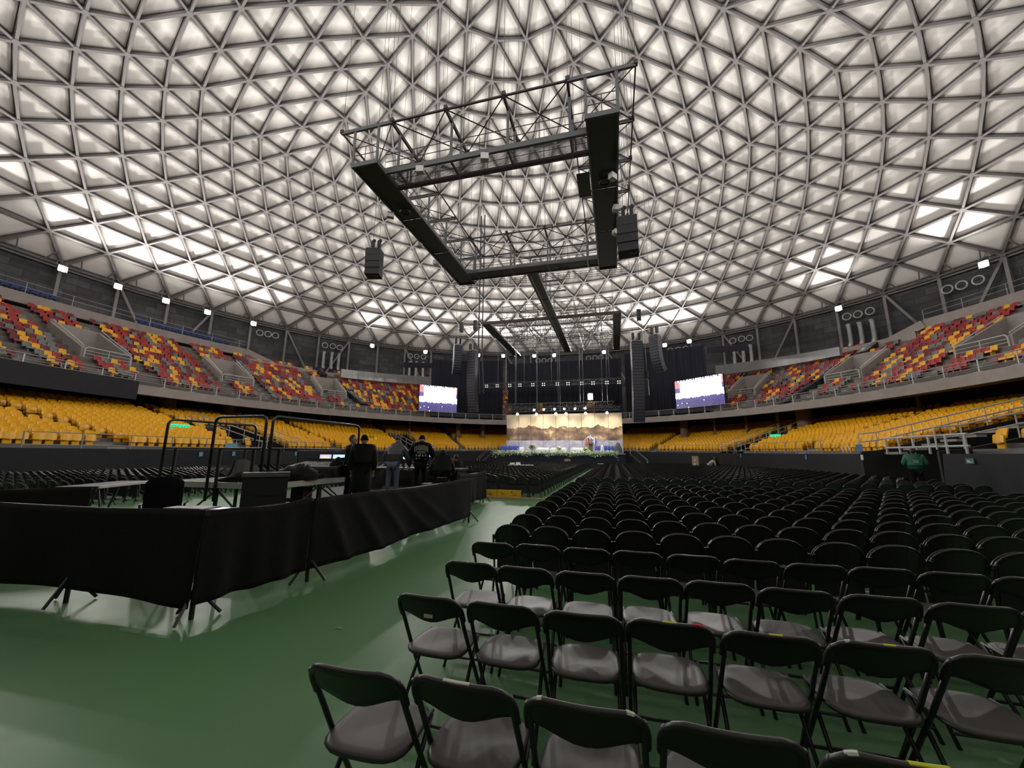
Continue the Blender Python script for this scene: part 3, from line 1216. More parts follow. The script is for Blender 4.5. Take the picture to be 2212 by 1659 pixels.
for i, t in enumerate(PT):
    pt = MB()
    c, s_ = math.cos(-t), math.sin(-t)
    X, Y, Z = Vector((c, s_, 0)), Vector((-s_, c, 0)), Vector((0, 0, 1))
    bx_, by_ = ell(t, 0)
    B0 = Vector((bx_, by_, 0))
    def W(x, o, z):
        return B0 + X * x + Y * o + Z * z
    for sx in (-1.55, 1.55):
        v = [W(sx - 0.12, 4.0, 8.2), W(sx - 0.12, 4.0, 9.5), W(sx - 0.12, 8.3, 11.9), W(sx - 0.12, 8.3, 8.2),
             W(sx + 0.12, 4.0, 8.2), W(sx + 0.12, 4.0, 9.5), W(sx + 0.12, 8.3, 11.9), W(sx + 0.12, 8.3, 8.2)]
        pt.add(v, [(0, 1, 2, 3), (4, 7, 6, 5), (0, 4, 5, 1), (1, 5, 6, 2), (2, 6, 7, 3), (0, 3, 7, 4)], 0)
    pt.box(W(0, 8.3, 10.95), (3.3, 0.24, 1.9), 0, (X, Y, Z))
    pt.box(W(-1.1, 8.3, 9.2), (1.0, 0.24, 1.8), 0, (X, Y, Z))
    pt.box(W(1.1, 8.3, 9.2), (1.0, 0.24, 1.8), 0, (X, Y, Z))
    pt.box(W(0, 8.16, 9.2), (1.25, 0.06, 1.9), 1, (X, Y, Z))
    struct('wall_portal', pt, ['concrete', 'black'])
    rl = thing('portal_railing', 'white tubular railing at the concrete stand entrance ' + PNAMES[i], 'railing', W(0, 3.9, 8.2), -t)
    MB().path([(-1.5, 0, 0.1), (-1.5, 0, 1.2), (-1.35, 0, 1.35), (1.35, 0, 1.35), (1.5, 0, 1.2), (1.5, 0, 0.1)], 0.05, 8).build('frame', 'white', rl)
    for q in range(4):
        MB().tube((-1.5, 0, 0.35 + 0.24 * q), (1.5, 0, 0.35 + 0.24 * q), 0.024, 6).build('bar', 'white', rl)
    MB().tube((0, 0, 0.1), (0, 0, 1.35), 0.03, 6).build('upright', 'white', rl)
    for sx in (-1.55, 1.55):
        MB().path([(sx, 0.1, 1.45), (sx, 4.2, 3.85)], 0.045, 6).build('handrail', 'white', rl)

# sunken passages of the lower tier: black sides, white rails, green exit signs
VN = ['left of the mixing desk', 'behind the person in jeans', 'right of the stage', 'beside the person in the green shirt']
for i, (a, wd, ha) in enumerate(VOMS):
    vm = MB()
    Z = Vector((0, 0, 1))
    p0_ = Vector(low(a, 0.0) + (0,)); p1_ = Vector(low(a, VOM_O) + (0,))
    rl = thing('passage_railing', 'white sloping handrails along the sunken entrance passage ' + VN[i], 'railing', p0_)
    NS = 11
    for s_ in (-1, 1):
        top = []
        for k in range(NS + 1):
            o_ = VOM_O * k / NS
            x, y = low(a + s_ * ha, o_)
            top.append(Vector((x, y, wall_top(a) + max(0.0, o_ - 0.5) / LR * LH + 0.12)))
        for k in range(NS):
            q0, q1 = top[k], top[k + 1]
            nn = Vector((-(q1 - q0).y, (q1 - q0).x, 0)).normalized() * 0.06
            v = []
            for e in (-1, 1):
                v += [Vector((q0.x, q0.y, 0)) + nn * e, q0 + nn * e, q1 + nn * e, Vector((q1.x, q1.y, 0)) + nn * e]
            vm.add(v, [(0, 1, 2, 3), (4, 7, 6, 5), (1, 5, 6, 2), (0, 4, 5, 1), (3, 2, 6, 7)])
        for h in (0.95, 0.52):
            MB().path([top[0] - p0_ + Z * 0.05] + [q - p0_ + Z * h for q in top], 0.036, 6).build('handrail', 'white', rl)
        for k in range(1, NS, 2):
            MB().tube(top[k] - p0_ - Z * 0.05, top[k] - p0_ + Z * 0.95, 0.028, 6).build('baluster', 'white', rl)
    e0 = Vector(low(a - ha, VOM_O) + (0,)); e1 = Vector(low(a + ha, VOM_O) + (0,))
    vm.beam(e0 + Z * 1.9, e1 + Z * 1.9, 0.1, 3.9)
    if i != 3:
        e0 = Vector(low(a - ha, 0.05) + (0,)); e1 = Vector(low(a + ha, 0.05) + (0,))
        vm.beam(e0 + Z * (wall_top(a) / 2), e1 + Z * (wall_top(a) / 2), 0.1, wall_top(a))
    struct('wall_passage', vm, 'black')
# front rail of the lower tier
rail_run('stand_railing', lambda t: low(t, 0.1) + (wall_top(t),), R(-108), R(-64), 0, (0.16, 0.75), 2.1, 'thin grey railing on the black floor wall at the left')
rail_run('stand_railing', lambda t: low(t, 0.1) + (wall_top(t),), R(-50), R(-12), 0, (0.2, 0.85), 1.6, 'thin grey railing on the black floor wall left of the stage')
rail_run('stand_railing', lambda t: low(t, 0.1) + (wall_top(t),), R(12), R(30), 0, (0.2, 0.85), 1.6, 'thin grey railing on the black floor wall right of the stage')
rail_run('stand_railing', lambda t: low(t, 0.1) + (wall_top(t),), R(36), R(78), 0, (0.2, 0.85), 1.6, 'thin grey railing on the black floor wall along the right stand')
rail_run('stand_railing', lambda t: low(t, 0.1) + (wall_top(t),), R(88), R(96), 0, (0.3, 0.75), 0.9, 'white railing on the black floor wall at the right edge', mt='white', post_r=0.05, rail_r=0.045)
# ------------------------------------------------------------------ folding chairs, four front rows
def fold_parts(root, simple=False):
    bk = MB()
    xs = [-0.218, -0.212, -0.20, -0.175, -0.14, -0.09, -0.045, 0, 0.045, 0.09, 0.14, 0.175, 0.20, 0.212, 0.218]
    def ztop(x):
        a = abs(x)
        if a <= 0.128:
            return 0.80
        return 0.80 - 0.09 + math.sqrt(max(0.0, 0.09 ** 2 - (a - 0.128) ** 2))
    def zbot(x):
        return 0.678 - 0.050 * (0.5 + 0.5 * math.cos(PI * min(1, abs(x) / 0.20)))
    def yf(x, z):
        return -0.252 + (0.80 - z) * 0.52 - 0.030 * (1 - (x / 0.218) ** 2)
    bk.shell(xs, zbot, ztop, yf, 0.016, 5)
    # rolled rim along the top and sides
    top = [(x, yf(x, ztop(x)) + 0.008, ztop(x) - 0.004) for x in xs]
    bk.path([(-0.218, yf(-0.218, 0.65) + 0.008, 0.65)] + top + [(0.218, yf(0.218, 0.65) + 0.008, 0.65)], 0.014, 8)
    bk.build('backrest', 'plastic_shaded', root, smooth=True)
    st_ = MB().pad((0, 0.015, 0.452), 0.405, 0.40, 3.6, 0.010, 0.014, 0.016, 32, 0, -0.04)
    st_.build('seat', 'plastic', root, smooth=True)
    for sx in (-1, 1):
        MB().path([(0.206 * sx, -0.232, 0.765), (0.213 * sx, -0.05, 0.44), (0.222 * sx, 0.215, 0.0)], 0.0125, 8).build('front_leg', 'tube', root, smooth=True)
        MB().path([(0.186 * sx, 0.165, 0.425), (0.190 * sx, 0.05, 0.33), (0.198 * sx, -0.235, 0.0)], 0.0115, 8).build('rear_leg', 'tube', root, smooth=True)
        MB().path([(0.185 * sx, 0.18, 0.432), (0.185 * sx, -0.11, 0.432)], 0.010, 6).build('seat_rail', 'tube', root)
    MB().path([(-0.219, 0.14, 0.105), (0.219, 0.14, 0.105)], 0.010, 6).build('front_stretcher', 'tube', root)
    MB().path([(-0.197, -0.19, 0.06), (0.197, -0.19, 0.06)], 0.010, 6).build('rear_stretcher', 'tube', root)
MT['plastic_shaded'] = mat('chair_plastic_shaded', (0.021, 0.020, 0.0195), 0.40, var=0.12, scale=30)  # seat plastic copied darker, shading of upright backs put into the colour
FROWS = [(1.575, -1.10, 0.478, 6), (2.40, -1.165, 0.472, 9), (3.175, -1.195, 0.468, 10), (3.92, -1.23, 0.466, 11)]
EXTRA = {(0, 1): ('with a cream tape strip on top', [('tape_white', 0.0, 0.11)]),
         (0, 2): ('with a white tape dot at each top corner', [('tape_white', -0.155, 0.02), ('tape_white', 0.16, 0.025)]),
         (0, 4): ('with yellow tape on top and a white corner dot', [('tape_yellow', 0.02, 0.10), ('tape_white', -0.16, 0.03)]),
         (1, 0): ('with a beige label on its back', [('label', 0, 0)]),
         (1, 3): ('with red tape at its top corner', [('tape_red', 0.14, 0.06), ('tape_yellow', 0.0, 0.07)]),
         (1, 4): ('with a yellow tape mark on top', [('tape_yellow', 0.01, 0.06)]),
         (1, 5): ('with lime tape on top and a white dot', [('tape_yellow', 0.01, 0.05), ('tape_white', -0.15, 0.02)]),
         (2, 0): ('with a yellow tape tab on top', [('tape_yellow', 0.0, 0.022)]),
         (3, 1): ('with a pale tape tab on top', [('tape_white', 0.0, 0.02)]),
         (3, 2): ('with a white tape tab on top', [('tape_white', 0.0, 0.022)])}
RN = ['nearest row', 'second row', 'third row', 'fourth row']
fc = None
for r_, (y, x0, dx, n) in enumerate(FROWS):
    for c in range(n):
        j = rnd.uniform(-0.02, 0.02)
        loc = (x0 + c * dx, y + 0.245 + j, 0)
        if not in_frame((loc[0], loc[1], 0.7), 120):
            continue
        ex = EXTRA.get((r_, c))
        lab = 'black folding chair, %s, %s from the aisle' % (RN[r_], nth(c + 1))
        if ex: lab = 'black folding chair ' + ex[0] + ', ' + RN[r_]
        rz = rnd.uniform(-0.035, 0.035)
        if fc is None:
            fc = thing('folding_chair', lab, 'chair', loc, rz, 'folding chairs in the four nearest rows')
            fold_parts(fc)
            o = fc
        else:
            o = dup(fc, loc, rz, lab)
            for ch in [q for q in o.children if q.name.startswith('tape') or q.name.startswith('label')]:
                D.objects.remove(ch)
        if ex:
            o['_ex'] = 1
            for kind, x, wd in ex[1]:
                if kind == 'label':
                    MB().beam((-0.03, -0.222, 0.675), (0.03, -0.222, 0.675), 0.003, 0.022).build('label_sticker', 'tape_white', o)
                else:
                    b = MB()
                    zt_ = 0.80 if abs(x) < 0.13 else 0.80 - 0.09 + math.sqrt(max(0.0, 0.09 ** 2 - (abs(x) - 0.128) ** 2))
                    ycen = -0.252 + (0.8 - zt_) * 0.52 - 0.030 * (1 - (x / 0.218) ** 2) + 0.008
                    xs_ = [x - wd / 2, x, x + wd / 2]
                    pts = []
                    for q in xs_:
                        zz = 0.80 if abs(q) < 0.128 else 0.80 - 0.09 + math.sqrt(max(0.0, 0.09 ** 2 - (min(abs(q), 0.217) - 0.128) ** 2))
                        pts.append((q, -0.252 + (0.8 - zz) * 0.52 - 0.030 * (1 - (q / 0.218) ** 2) + 0.008, zz + 0.003))
                    b.path(pts, 0.0100, 8)
                    b.build('tape_mark', kind, o)
for o in D.objects:
    if '_ex' in o.keys():
        del o['_ex']

# ------------------------------------------------------------------ linked arena chairs with tip-up seats
def arena_mesh(part, lowres=False):
    mb = MB()
    if lowres:
        xs = [-0.225, -0.18, 0.0, 0.18, 0.225]
    else:
        xs = [-0.228, -0.222, -0.205, -0.175, -0.13, -0.07, 0, 0.07, 0.13, 0.175, 0.205, 0.222, 0.228]
    def zt(x):
        a = min(1.0, abs(x) / 0.2285)
        return 0.625 + 0.195 * (1 - a ** 2.6) ** 0.5
    def zb(x):
        return 0.53
    def yf(x, z):
        return -0.19 - (z - 0.53) * 0.16 + 0.05 * (x / 0.228) ** 2
    if part in ('back', 'all'):
        mb.shell(xs, zb, zt, yf, 0.045, 2 if lowres else 4)
        if not lowres:
            mb.path([(x, yf(x, zt(x)) + 0.004, zt(x) - 0.003) for x in xs], 0.012, 6)
            mb.path([(x, yf(x, zt(x)) + 0.042, zt(x) - 0.002) for x in xs], 0.010, 6)
    if part in ('seat', 'all'):
        xs2 = [-0.205, -0.19, 0, 0.19, 0.205]
        mb.shell(xs2, lambda x: 0.19 + (0.03 if abs(x) > 0.195 else 0), lambda x: 0.525 - (0.03 if abs(x) > 0.195 else 0), lambda x, z: -0.12 + (z - 0.35) * 0.08, 0.055, 1 if lowres else 2)
    if part in ('legL', 'legR', 'all'):
        for sx in ((-1,) if part == 'legL' else (1,) if part == 'legR' else (-1, 1)):
            x = 0.232 * sx
            if lowres:
                mb.beam((x, -0.20, 0.62), (x, -0.12, 0.0), 0.022, 0.03)
                mb.beam((x, -0.15, 0.34), (x, 0.16, 0.0), 0.022, 0.03)
            else:
                mb.path([(x, -0.215, 0.70), (x, -0.185, 0.50), (x, -0.15, 0.33), (x, -0.2, 0.0)], 0.0125, 6)
                mb.path([(x, -0.17, 0.42), (x, 0.02, 0.36), (x, 0.16, 0.0)], 0.0125, 6)
    return mb
AB_ALL = arena_mesh('all')
AB_LOW = arena_mesh('all', True)
chairs = []
# block right of the green aisle, first fourteen-deep group then the long block beyond the cross aisle
A_ROWS = [4.80 + 0.86 * k for k in range(10)] + [15.45 + 0.86 * k for k in range(37)]
def floor_in(x, y, mrg=0.7):
    return (abs(x - BX) / (FA - mrg)) ** 3 + (abs(y - BY) / (FB - mrg)) ** 3 < 1
for ri, y in enumerate(A_ROWS):
    for c in range(29):
        x = -1.27 + 0.488 * c + rnd.uniform(-0.01, 0.01)
        if 20 <= c < 22 and False:
            continue
        if floor_in(x, y) and not (x > 11.0 and 15 < y < 18.5) and y < 46.3:
            chairs.append(('R', ri, c, x, y + 0.22 + rnd.uniform(-0.015, 0.015)))
# block left of the green aisle, beyond the yellow boards
for ri in range(37):
    y = 14.95 + 0.86 * ri
    for c in range(44):
        x = -3.05 - 0.488 * c
        if c >= 13: x -= 1.3
        if c >= 28: x -= 1.3
        if floor_in(x, y) and y < 46.3 and not (-8.9 < x < -6.2 and 30.5 < y < 33) and not (x < -4.3 and y < 15.3):
            chairs.append(('L', ri, c, x, y + 0.22 + rnd.uniform(-0.015, 0.015)))
# block along the far left wall, behind the mixing area
for ri in range(19):
    y = 4.6 + 0.86 * ri
    for c in range(19):
        x = -24.6 + 0.5 * c
        if floor_in(x, y) and not (x > -15.5 and y > 12.9):
            chairs.append(('W', ri, c, x, y))
AVOID = [px_floor(1534, 35.5, 0), px_floor(1552, 36.2, 0), px_floor(1989, 14.3, 0), Vector((at_y(1502, 995, 39.0).x, 39.0, 0))]
chairs = [s for s in chairs if all(math.hypot(s[3] - a.x, s[4] - a.y) > 0.75 for a in AVOID)]
cv = []
for s in chairs:
    u, v, d = to_px((s[3], s[4], 0.75))
    if d > 0.3 and -25 < u < 2237 and v < 1700:
        cv.append((d, s))
cv.sort(key=lambda q: q[0])
cnear, cfar = cv[:300], cv[300:]
proto = None; proto2 = None
BL = {'R': 'right block', 'L': 'left block behind the yellow boards', 'W': 'block beside the left wall'}
def clab(s):
    if s[0] == 'R':
        if s[1] < 10:
            return 'black tip-up floor chair, %s row behind the folding chairs, %s from the green aisle' % (nth(s[1] + 1), nth(s[2] + 1))
        return 'black tip-up floor chair, %s row beyond the cross aisle, %s right of the aisle' % (nth(s[1] - 9), nth(s[2] + 1))
    if s[0] == 'L':
        return 'black tip-up floor chair, %s row past the yellow boards, %s left of the aisle' % (nth(s[1] + 1), nth(s[2] + 1))
    return 'black tip-up floor chair by the left wall, %s row in depth, %s from the wall' % (nth(s[1] + 1), nth(s[2] + 1))
for k, (d, s) in enumerate(cnear):
    loc = (s[3], s[4], 0)
    if k < 110:
        if proto is None:
            proto = thing('arena_chair', clab(s), 'chair', loc, 0, 'black tip-up chairs on the arena floor')
            arena_mesh('back').build('backrest', 'arena', proto, smooth=False)
            arena_mesh('seat').build('seat', 'arenafab', proto)
            arena_mesh('legL').build('leg', 'tube', proto)
            arena_mesh('legR').build('leg', 'tube', proto)
            MB().box((0, -0.196, 0.555), (0.032, 0.006, 0.028)).build('seat_tag', 'tag', proto)
        else:
            dup(proto, loc, rnd.uniform(-0.02, 0.02), clab(s))
    else:
        if proto2 is None:
            proto2 = AB_ALL.build('arena_chair', 'arena')
            o = proto2
        else:
            o = proto2.copy(); COL.objects.link(o)
        o.location = loc
        tag(o, clab(s), 'chair', 'black tip-up chairs on the arena floor')
o = replicate(AB_LOW, [(s[3], s[4], 0, 0) for d, s in cfar], 'floor_chairs_beyond', 'arena')
tag(o, 'rows of black tip-up chairs filling the arena floor farther away', 'chairs', kind='stuff')
# ------------------------------------------------------------------ people
MT['skin'] = mat('skin', (0.42, 0.25, 0.18), 0.55, var=0.08)
MT['hairdark'] = mat('dark_hair', (0.012, 0.010, 0.009), 0.6, var=0.3, scale=60)
MT['puffer'] = mat('black_puffer', (0.007, 0.007, 0.008), 0.8, var=0.3, scale=14, bump=0.4, spec=0.2)
MT['greypuff'] = mat('grey_puffer', (0.055, 0.055, 0.06), 0.6, var=0.25, scale=14, bump=0.5)
MT['jeans'] = mat('blue_jeans', (0.085, 0.115, 0.16), 0.85, var=0.35, scale=8)
MT['blackcloth'] = mat('black_clothing', (0.006, 0.006, 0.008), 0.9, var=0.3, scale=20, spec=0.15)
MT['print'] = mat('grey_print', (0.30, 0.29, 0.26), 0.8, var=0.4, scale=30)
MT['greenshirt'] = mat('green_football_shirt', (0.02, 0.13, 0.075), 0.7, var=0.2, scale=10)
MT['beige'] = mat('cream_jacket', (0.42, 0.39, 0.33), 0.8, var=0.15)
MT['eye'] = mat('eye_dark', (0.01, 0.008, 0.008), 0.2)
MT['lip'] = mat('lips', (0.35, 0.13, 0.11), 0.5)


def skin_mesh(nm, nodes, edges, sub=1):
    ks = list(nodes)
    ix = {k: i for i, k in enumerate(ks)}
    me = D.meshes.new('tmp')
    me.from_pydata([nodes[k][0] for k in ks], [(ix[a], ix[b]) for a, b in edges], [])
    o = D.objects.new('tmp', me)
    COL.objects.link(o)
    md = o.modifiers.new('skin', 'SKIN')
    md.use_smooth_shade = True
    sv = me.skin_vertices[0].data
    for i, k in enumerate(ks):
        r_ = nodes[k][1]
        sv[i].radius = (r_, r_) if not hasattr(r_, '__len__') else r_
        sv[i].use_root = (i == 0)
    if sub:
        sm = o.modifiers.new('sub', 'SUBSURF'); sm.levels = sub; sm.render_levels = sub
    dg = bpy.context.evaluated_depsgraph_get()
    me2 = D.meshes.new_from_object(o.evaluated_get(dg))
    vs = [tuple(v.co) for v in me2.vertices]; fs = [tuple(p.vertices) for p in me2.polygons]
    D.objects.remove(o); D.meshes.remove(me); D.meshes.remove(me2)
    return vs, fs


def person(label, loc, rz, H=1.75, bend=0.0, head=(0, 0, 0), armL=None, armR=None, top='puffer', bottom='blackcloth',
           seated=False, coat=0.0, hat=None, hood=False, hair=True, shoes='blackcloth', group=None, bulk=1.0, sleeve=True):
    t_ = thing('person', label, 'person', loc, rz, group)
    V = Vector
    hip = V((0, 0, 0.53 * H)) if not seated else V((0, -0.05, 0.30 * H))
    t = V((0, math.sin(bend), math.cos(bend)))
    waist = hip + t * 0.09 * H
    chest = hip + t * 0.20 * H
    neckb = hip + t * 0.30 * H
    fw_ = V((0, math.cos(bend), -math.sin(bend)))
    hd_dir = (t * 0.9 + fw_ * 0.12 + V((0, 0, 0.25))).normalized()
    headc = neckb + hd_dir * 0.095 * H
    J = {'hip': (hip, (0.085 * H * 1.0, 0.065 * H)), 'waist': (waist, (0.078 * H, 0.060 * H)), 'chest': (chest, (0.088 * H, 0.066 * H)),
         'neckb': (neckb, 0.036 * H), 'neck': (neckb + hd_dir * 0.05 * H, 0.030 * H)}
    Ed = [('hip', 'waist'), ('waist', 'chest'), ('chest', 'neckb'), ('neckb', 'neck')]
    arms = {}
    for s, A in ((-1, armL), (1, armR)):
        n = 'L' if s < 0 else 'R'
        sh = neckb + V((s * 0.112 * H, 0, 0)) - t * 0.025 * H
        if A is None:
            el = sh + V((s * 0.035 * H, 0.01, -0.17 * H)); wr = el + V((-s * 0.01, 0.05 * H, -0.14 * H))
        else:
            el = V(A[0]); wr = V(A[1])
        arms[n] = (sh, el, wr)
        J['sh' + n] = (sh, 0.036 * H); J['el' + n] = (el, 0.026 * H); J['wr' + n] = (wr, 0.017 * H)
        pd = (wr - el).normalized()
        J['pm' + n] = (wr + pd * 0.045 * H, (0.022 * H, 0.012 * H))
        Ed += [('chest', 'sh' + n), ('sh' + n, 'el' + n), ('el' + n, 'wr' + n), ('wr' + n, 'pm' + n)]
    legs = {}
    for s in (-1, 1):
        n = 'L' if s < 0 else 'R'
        h_ = hip + V((s * 0.052 * H, 0, -0.03 * H))
        if seated:
            kn = h_ + V((s * 0.03 * H, 0.24 * H, 0.0)); an = V((kn.x, kn.y + 0.02, 0.045 * H))
        else:
            kn = V((h_.x + s * 0.012 * H, 0.015 * H, 0.285 * H)); an = V((h_.x + s * 0.02 * H, -0.01, 0.045 * H))
        toe = an + V((s * 0.02, 0.10 * H, -0.025 * H))
        legs[n] = (h_, kn, an, toe)
        J['h' + n] = (h_, 0.055 * H); J['k' + n] = (kn, 0.036 * H); J['a' + n] = (an, 0.023 * H); J['t' + n] = (toe, 0.018 * H)
        Ed += [('hip', 'h' + n), ('h' + n, 'k' + n), ('k' + n, 'a' + n), ('a' + n, 't' + n)]
    body = MB()
    v, f = skin_mesh('b', J, Ed, 1)
    body.add(v, f, 0)
    # head with face, ears, nose
    rot = Matrix.Rotation(head[2], 3, 'Z') @ Matrix.Rotation(-bend * 0.55 + head[0], 3, 'X')
    hr = (0.044 * H, 0.055 * H, 0.066 * H)
    def hp(x, y, z):
        return headc + rot @ V((x * H, y * H, z * H))
    body.ball(headc, hr, 16, 0, rot)
    body.ball(hp(0, 0.018, -0.034), (0.034 * H, 0.036 * H, 0.036 * H), 12, 0, rot)
    body.tube(hp(0, 0.050, 0.006), hp(0, 0.066, -0.018), 0.005 * H, 6, 0, 0.011 * H)
    for s in (-1, 1):
        body.ball(hp(s * 0.019, 0.0485, 0.004), 0.0062 * H, 8, 1)
        body.ball(hp(s * 0.0445, 0.0, -0.006), (0.006 * H, 0.011 * H, 0.018 * H), 8, 0, rot)
        body.tube(hp(s * 0.010, 0.053, 0.014), hp(s * 0.028, 0.048, 0.015), 0.0028 * H, 5, 3)
    body.tube(hp(-0.013, 0.0545, -0.036), hp(0.013, 0.0545, -0.036), 0.0042 * H, 6, 2)
    # five fingers on each hand
    for n in 'LR':
        sh, el, wr = arms[n]
        pd = (wr - el).normalized()
        side = pd.cross(V((0, 0, 1)))
        side = side.normalized() if side.length > 1e-3 else V((1, 0, 0))
        nrm = side.cross(pd)
        k0 = wr + pd * 0.05 * H
        for q in range(4):
            b0 = k0 + side * ((q - 1.5) * 0.011 * H)
            L = (0.036, 0.043, 0.041, 0.032)[q] * H
            body.path([b0, b0 + pd * L * 0.5 - nrm * L * 0.12, b0 + pd * L * 0.85 - nrm * L * 0.45], 0.0052 * H, 6, 0, r2=0.0038 * H)
        s = -1 if n == 'L' else 1
        b0 = wr + pd * 0.02 * H - side * s * 0.018 * H
        body.path([b0, b0 + pd * 0.02 * H - side * s * 0.016 * H, b0 + pd * 0.042 * H - side * s * 0.016 * H - nrm * 0.01 * H], 0.0065 * H, 6, 0, r2=0.0045 * H)
    body.build('body', ['skin', 'eye', 'lip', 'hairdark'], t_, smooth=True)
    # jacket: torso and sleeves, one surface
    k = 1.16 * bulk
    hem = hip - V((0, 0, 0.03 * H + coat * H * 0.16)) if not seated else hip
    TJ = {'chest': (chest, (0.098 * H * k, 0.078 * H * k)), 'waist': (waist, (0.092 * H * k, 0.074 * H * k)), 'hem': (hem, (0.092 * H * k, 0.078 * H * k)),
          'nb': (neckb - t * 0.01 * H, 0.058 * H), 'col': (neckb + hd_dir * 0.03 * H, 0.046 * H)}
    TE = [('chest', 'waist'), ('waist', 'hem'), ('chest', 'nb'), ('nb', 'col')]
    if coat:
        TJ['cl'] = (hem - V((0, 0, coat * H * 0.2)), (0.098 * H * k, 0.086 * H * k)); TE.append(('hem', 'cl'))
    for n in 'LR':
        sh, el, wr = arms[n]
        TJ['sh' + n] = (sh, 0.046 * H * k); TJ['el' + n] = (el, 0.036 * H * k); TJ['wr' + n] = (wr - (wr - el) * 0.08, 0.027 * H * k)
        TE += [('nb', 'sh' + n), ('sh' + n, 'el' + n), ('el' + n, 'wr' + n)]
        if not sleeve:
            pass
    v, f = skin_mesh('j', TJ, TE, 1)
    jk = MB().add(v, f).build('jacket', top, t_, smooth=True)
    LJ = {'hip': (hip, (0.092 * H, 0.073 * H))}
    LE = []
    for n in 'LR':
        h_, kn, an, toe = legs[n]
        LJ['h' + n] = (h_, 0.062 * H); LJ['k' + n] = (kn, 0.043 * H); LJ['a' + n] = (an + V((0, 0, 0.01 * H)), 0.034 * H)
        LE += [('hip', 'h' + n), ('h' + n, 'k' + n), ('k' + n, 'a' + n)]
    v, f = skin_mesh('l', LJ, LE, 1)
    MB().add(v, f).build('trousers', bottom, t_, smooth=True)
    for n in 'LR':
        h_, kn, an, toe = legs[n]
        MB().path([an + V((0, -0.045, -0.02 * H)), an + V((0, 0.02, -0.018 * H)), toe + V((0, 0.0, -0.002)), toe + V((0, 0.03, -0.004))], 0.026 * H, 8).build('shoe', shoes, t_, smooth=True)
    if hood:
        MB().ball(hp(0, -0.006, 0.004), (0.057 * H, 0.064 * H, 0.076 * H), 14, 0, rot).build('hood', top, t_, smooth=True)
    elif hat:
        hb = MB()
        hb.ball(hp(0, -0.004, 0.02), (0.049 * H, 0.060 * H, 0.056 * H), 14, 0, rot)
        hb.build('beanie', hat, t_, smooth=True)
        bp_ = [hp(0.050 * math.cos(a), 0.060 * math.sin(a) - 0.004, 0.004) for a in [2 * PI * q / 16 for q in range(16)]]
        MB().path(bp_, 0.008 * H, 6, closed=True).build('beanie_band', hat, t_)
    elif hair:
        MB().ball(hp(0, -0.012, 0.014), (0.048 * H, 0.056 * H, 0.062 * H), 14, 0, rot).build('hair', 'hairdark', t_, smooth=True)
    t_['_neck'] = [neckb.x, neckb.y, neckb.z]
    return t_


PLAT = 0.45
q = px_floor(748, 9.3, PLAT)
person('person with dark hair pulled back, face in profile, beside the railed platform', q, R(-70), 1.68, 0.05, (0, 0, R(-20)), top='puffer', hair=True)
hb = MB()
q = px_floor(776, 8.9, 0.40)
p2 = person('person in a long black coat and black beanie standing with back turned', q, R(33), 1.72, 0.06, top='puffer', hat='blackcloth', coat=1.0, bulk=1.3)
nk = Vector(p2['_neck'])
MB().path([nk + Vector((0.09 * math.cos(a), 0.08 * math.sin(a), 0.05)) for a in [2 * PI * k / 14 for k in range(14)]], 0.022, 6, closed=True).build('scarf', 'beige', p2)
q = px_floor(845, 11.2, PLAT)
person('person in blue jeans and grey quilted jacket bending over the desk', q, R(16), 1.80, R(40), (R(25), 0, 0), armL=((-0.38, 0.40, 1.10), (-0.30, 0.62, 0.92)), armR=((0.38, 0.36, 1.05), (0.34, 0.58, 0.84)), top='greypuff', bottom='jeans', hood=True, bulk=1.34)
q = px_floor(906, 11.6, PLAT)
p4 = person('person in a black hoodie with a large grey print across the back', q, R(27), 1.80, R(6), (R(-10), 0, 0), armL=((-0.36, 0.03, 1.15), (-0.30, 0.24, 1.0)), armR=((0.37, 0.05, 1.15), (0.36, 0.28, 1.02)), top='blackcloth', hat='blackcloth', bulk=1.26)
# hood lying on the shoulders and the grey print on the back
nk = Vector(p4['_neck'])
MB().ball(nk + Vector((0, -0.07, 0.03)), (0.14, 0.09, 0.08), 12).build('hood', 'blackcloth', p4, smooth=True)
pr = MB()
for k, (x, z0, z1) in enumerate([(-0.15, -0.20, -0.06), (-0.11, -0.18, -0.035), (-0.07, -0.15, -0.02), (-0.035, -0.15, -0.015), (0.0, -0.15, -0.015), (0.035, -0.15, -0.02), (0.07, -0.16, -0.02), (0.105, -0.18, -0.04), (0.14, -0.21, -0.06)]):
    pr.beam((nk.x + x, nk.y - 0.172 + 0.35 * x * x, nk.z + z0), (nk.x + x, nk.y - 0.165 + 0.35 * x * x, nk.z + z1), 0.020, 0.006, 0, (0, 1, 0))
for x, z in ((-0.13, -0.06), (-0.05, -0.02), (0.05, -0.02), (0.12, -0.05), (-0.09, -0.12), (0.02, -0.10)):
    pr.box((nk.x + x, nk.y - 0.172, nk.z + z), (0.045, 0.006, 0.016))
pr.box((nk.x, nk.y - 0.178, nk.z - 0.185), (0.16, 0.006, 0.022))
pr.box((nk.x, nk.y - 0.180, nk.z - 0.225), (0.20, 0.006, 0.018))
for k in range(12):
    pass
pr.ball((nk.x - 0.01, nk.y - 0.168, nk.z - 0.325), (0.07, 0.018, 0.085), 12)
pr.beam((nk.x - 0.11, nk.y - 0.178, nk.z - 0.40), (nk.x - 0.11, nk.y - 0.178, nk.z - 0.26), 0.028, 0.006, 0, (0, 1, 0))
pr.beam((nk.x + 0.10, nk.y - 0.178, nk.z - 0.40), (nk.x + 0.10, nk.y - 0.178, nk.z - 0.26), 0.028, 0.006, 0, (0, 1, 0))
for i_, q_ in enumerate(pr.v):
    pr.v[i_] = (nk.x + (q_[0] - nk.x) * 1.28, q_[1] - 0.035, nk.z + (q_[2] - nk.z) * 1.12)
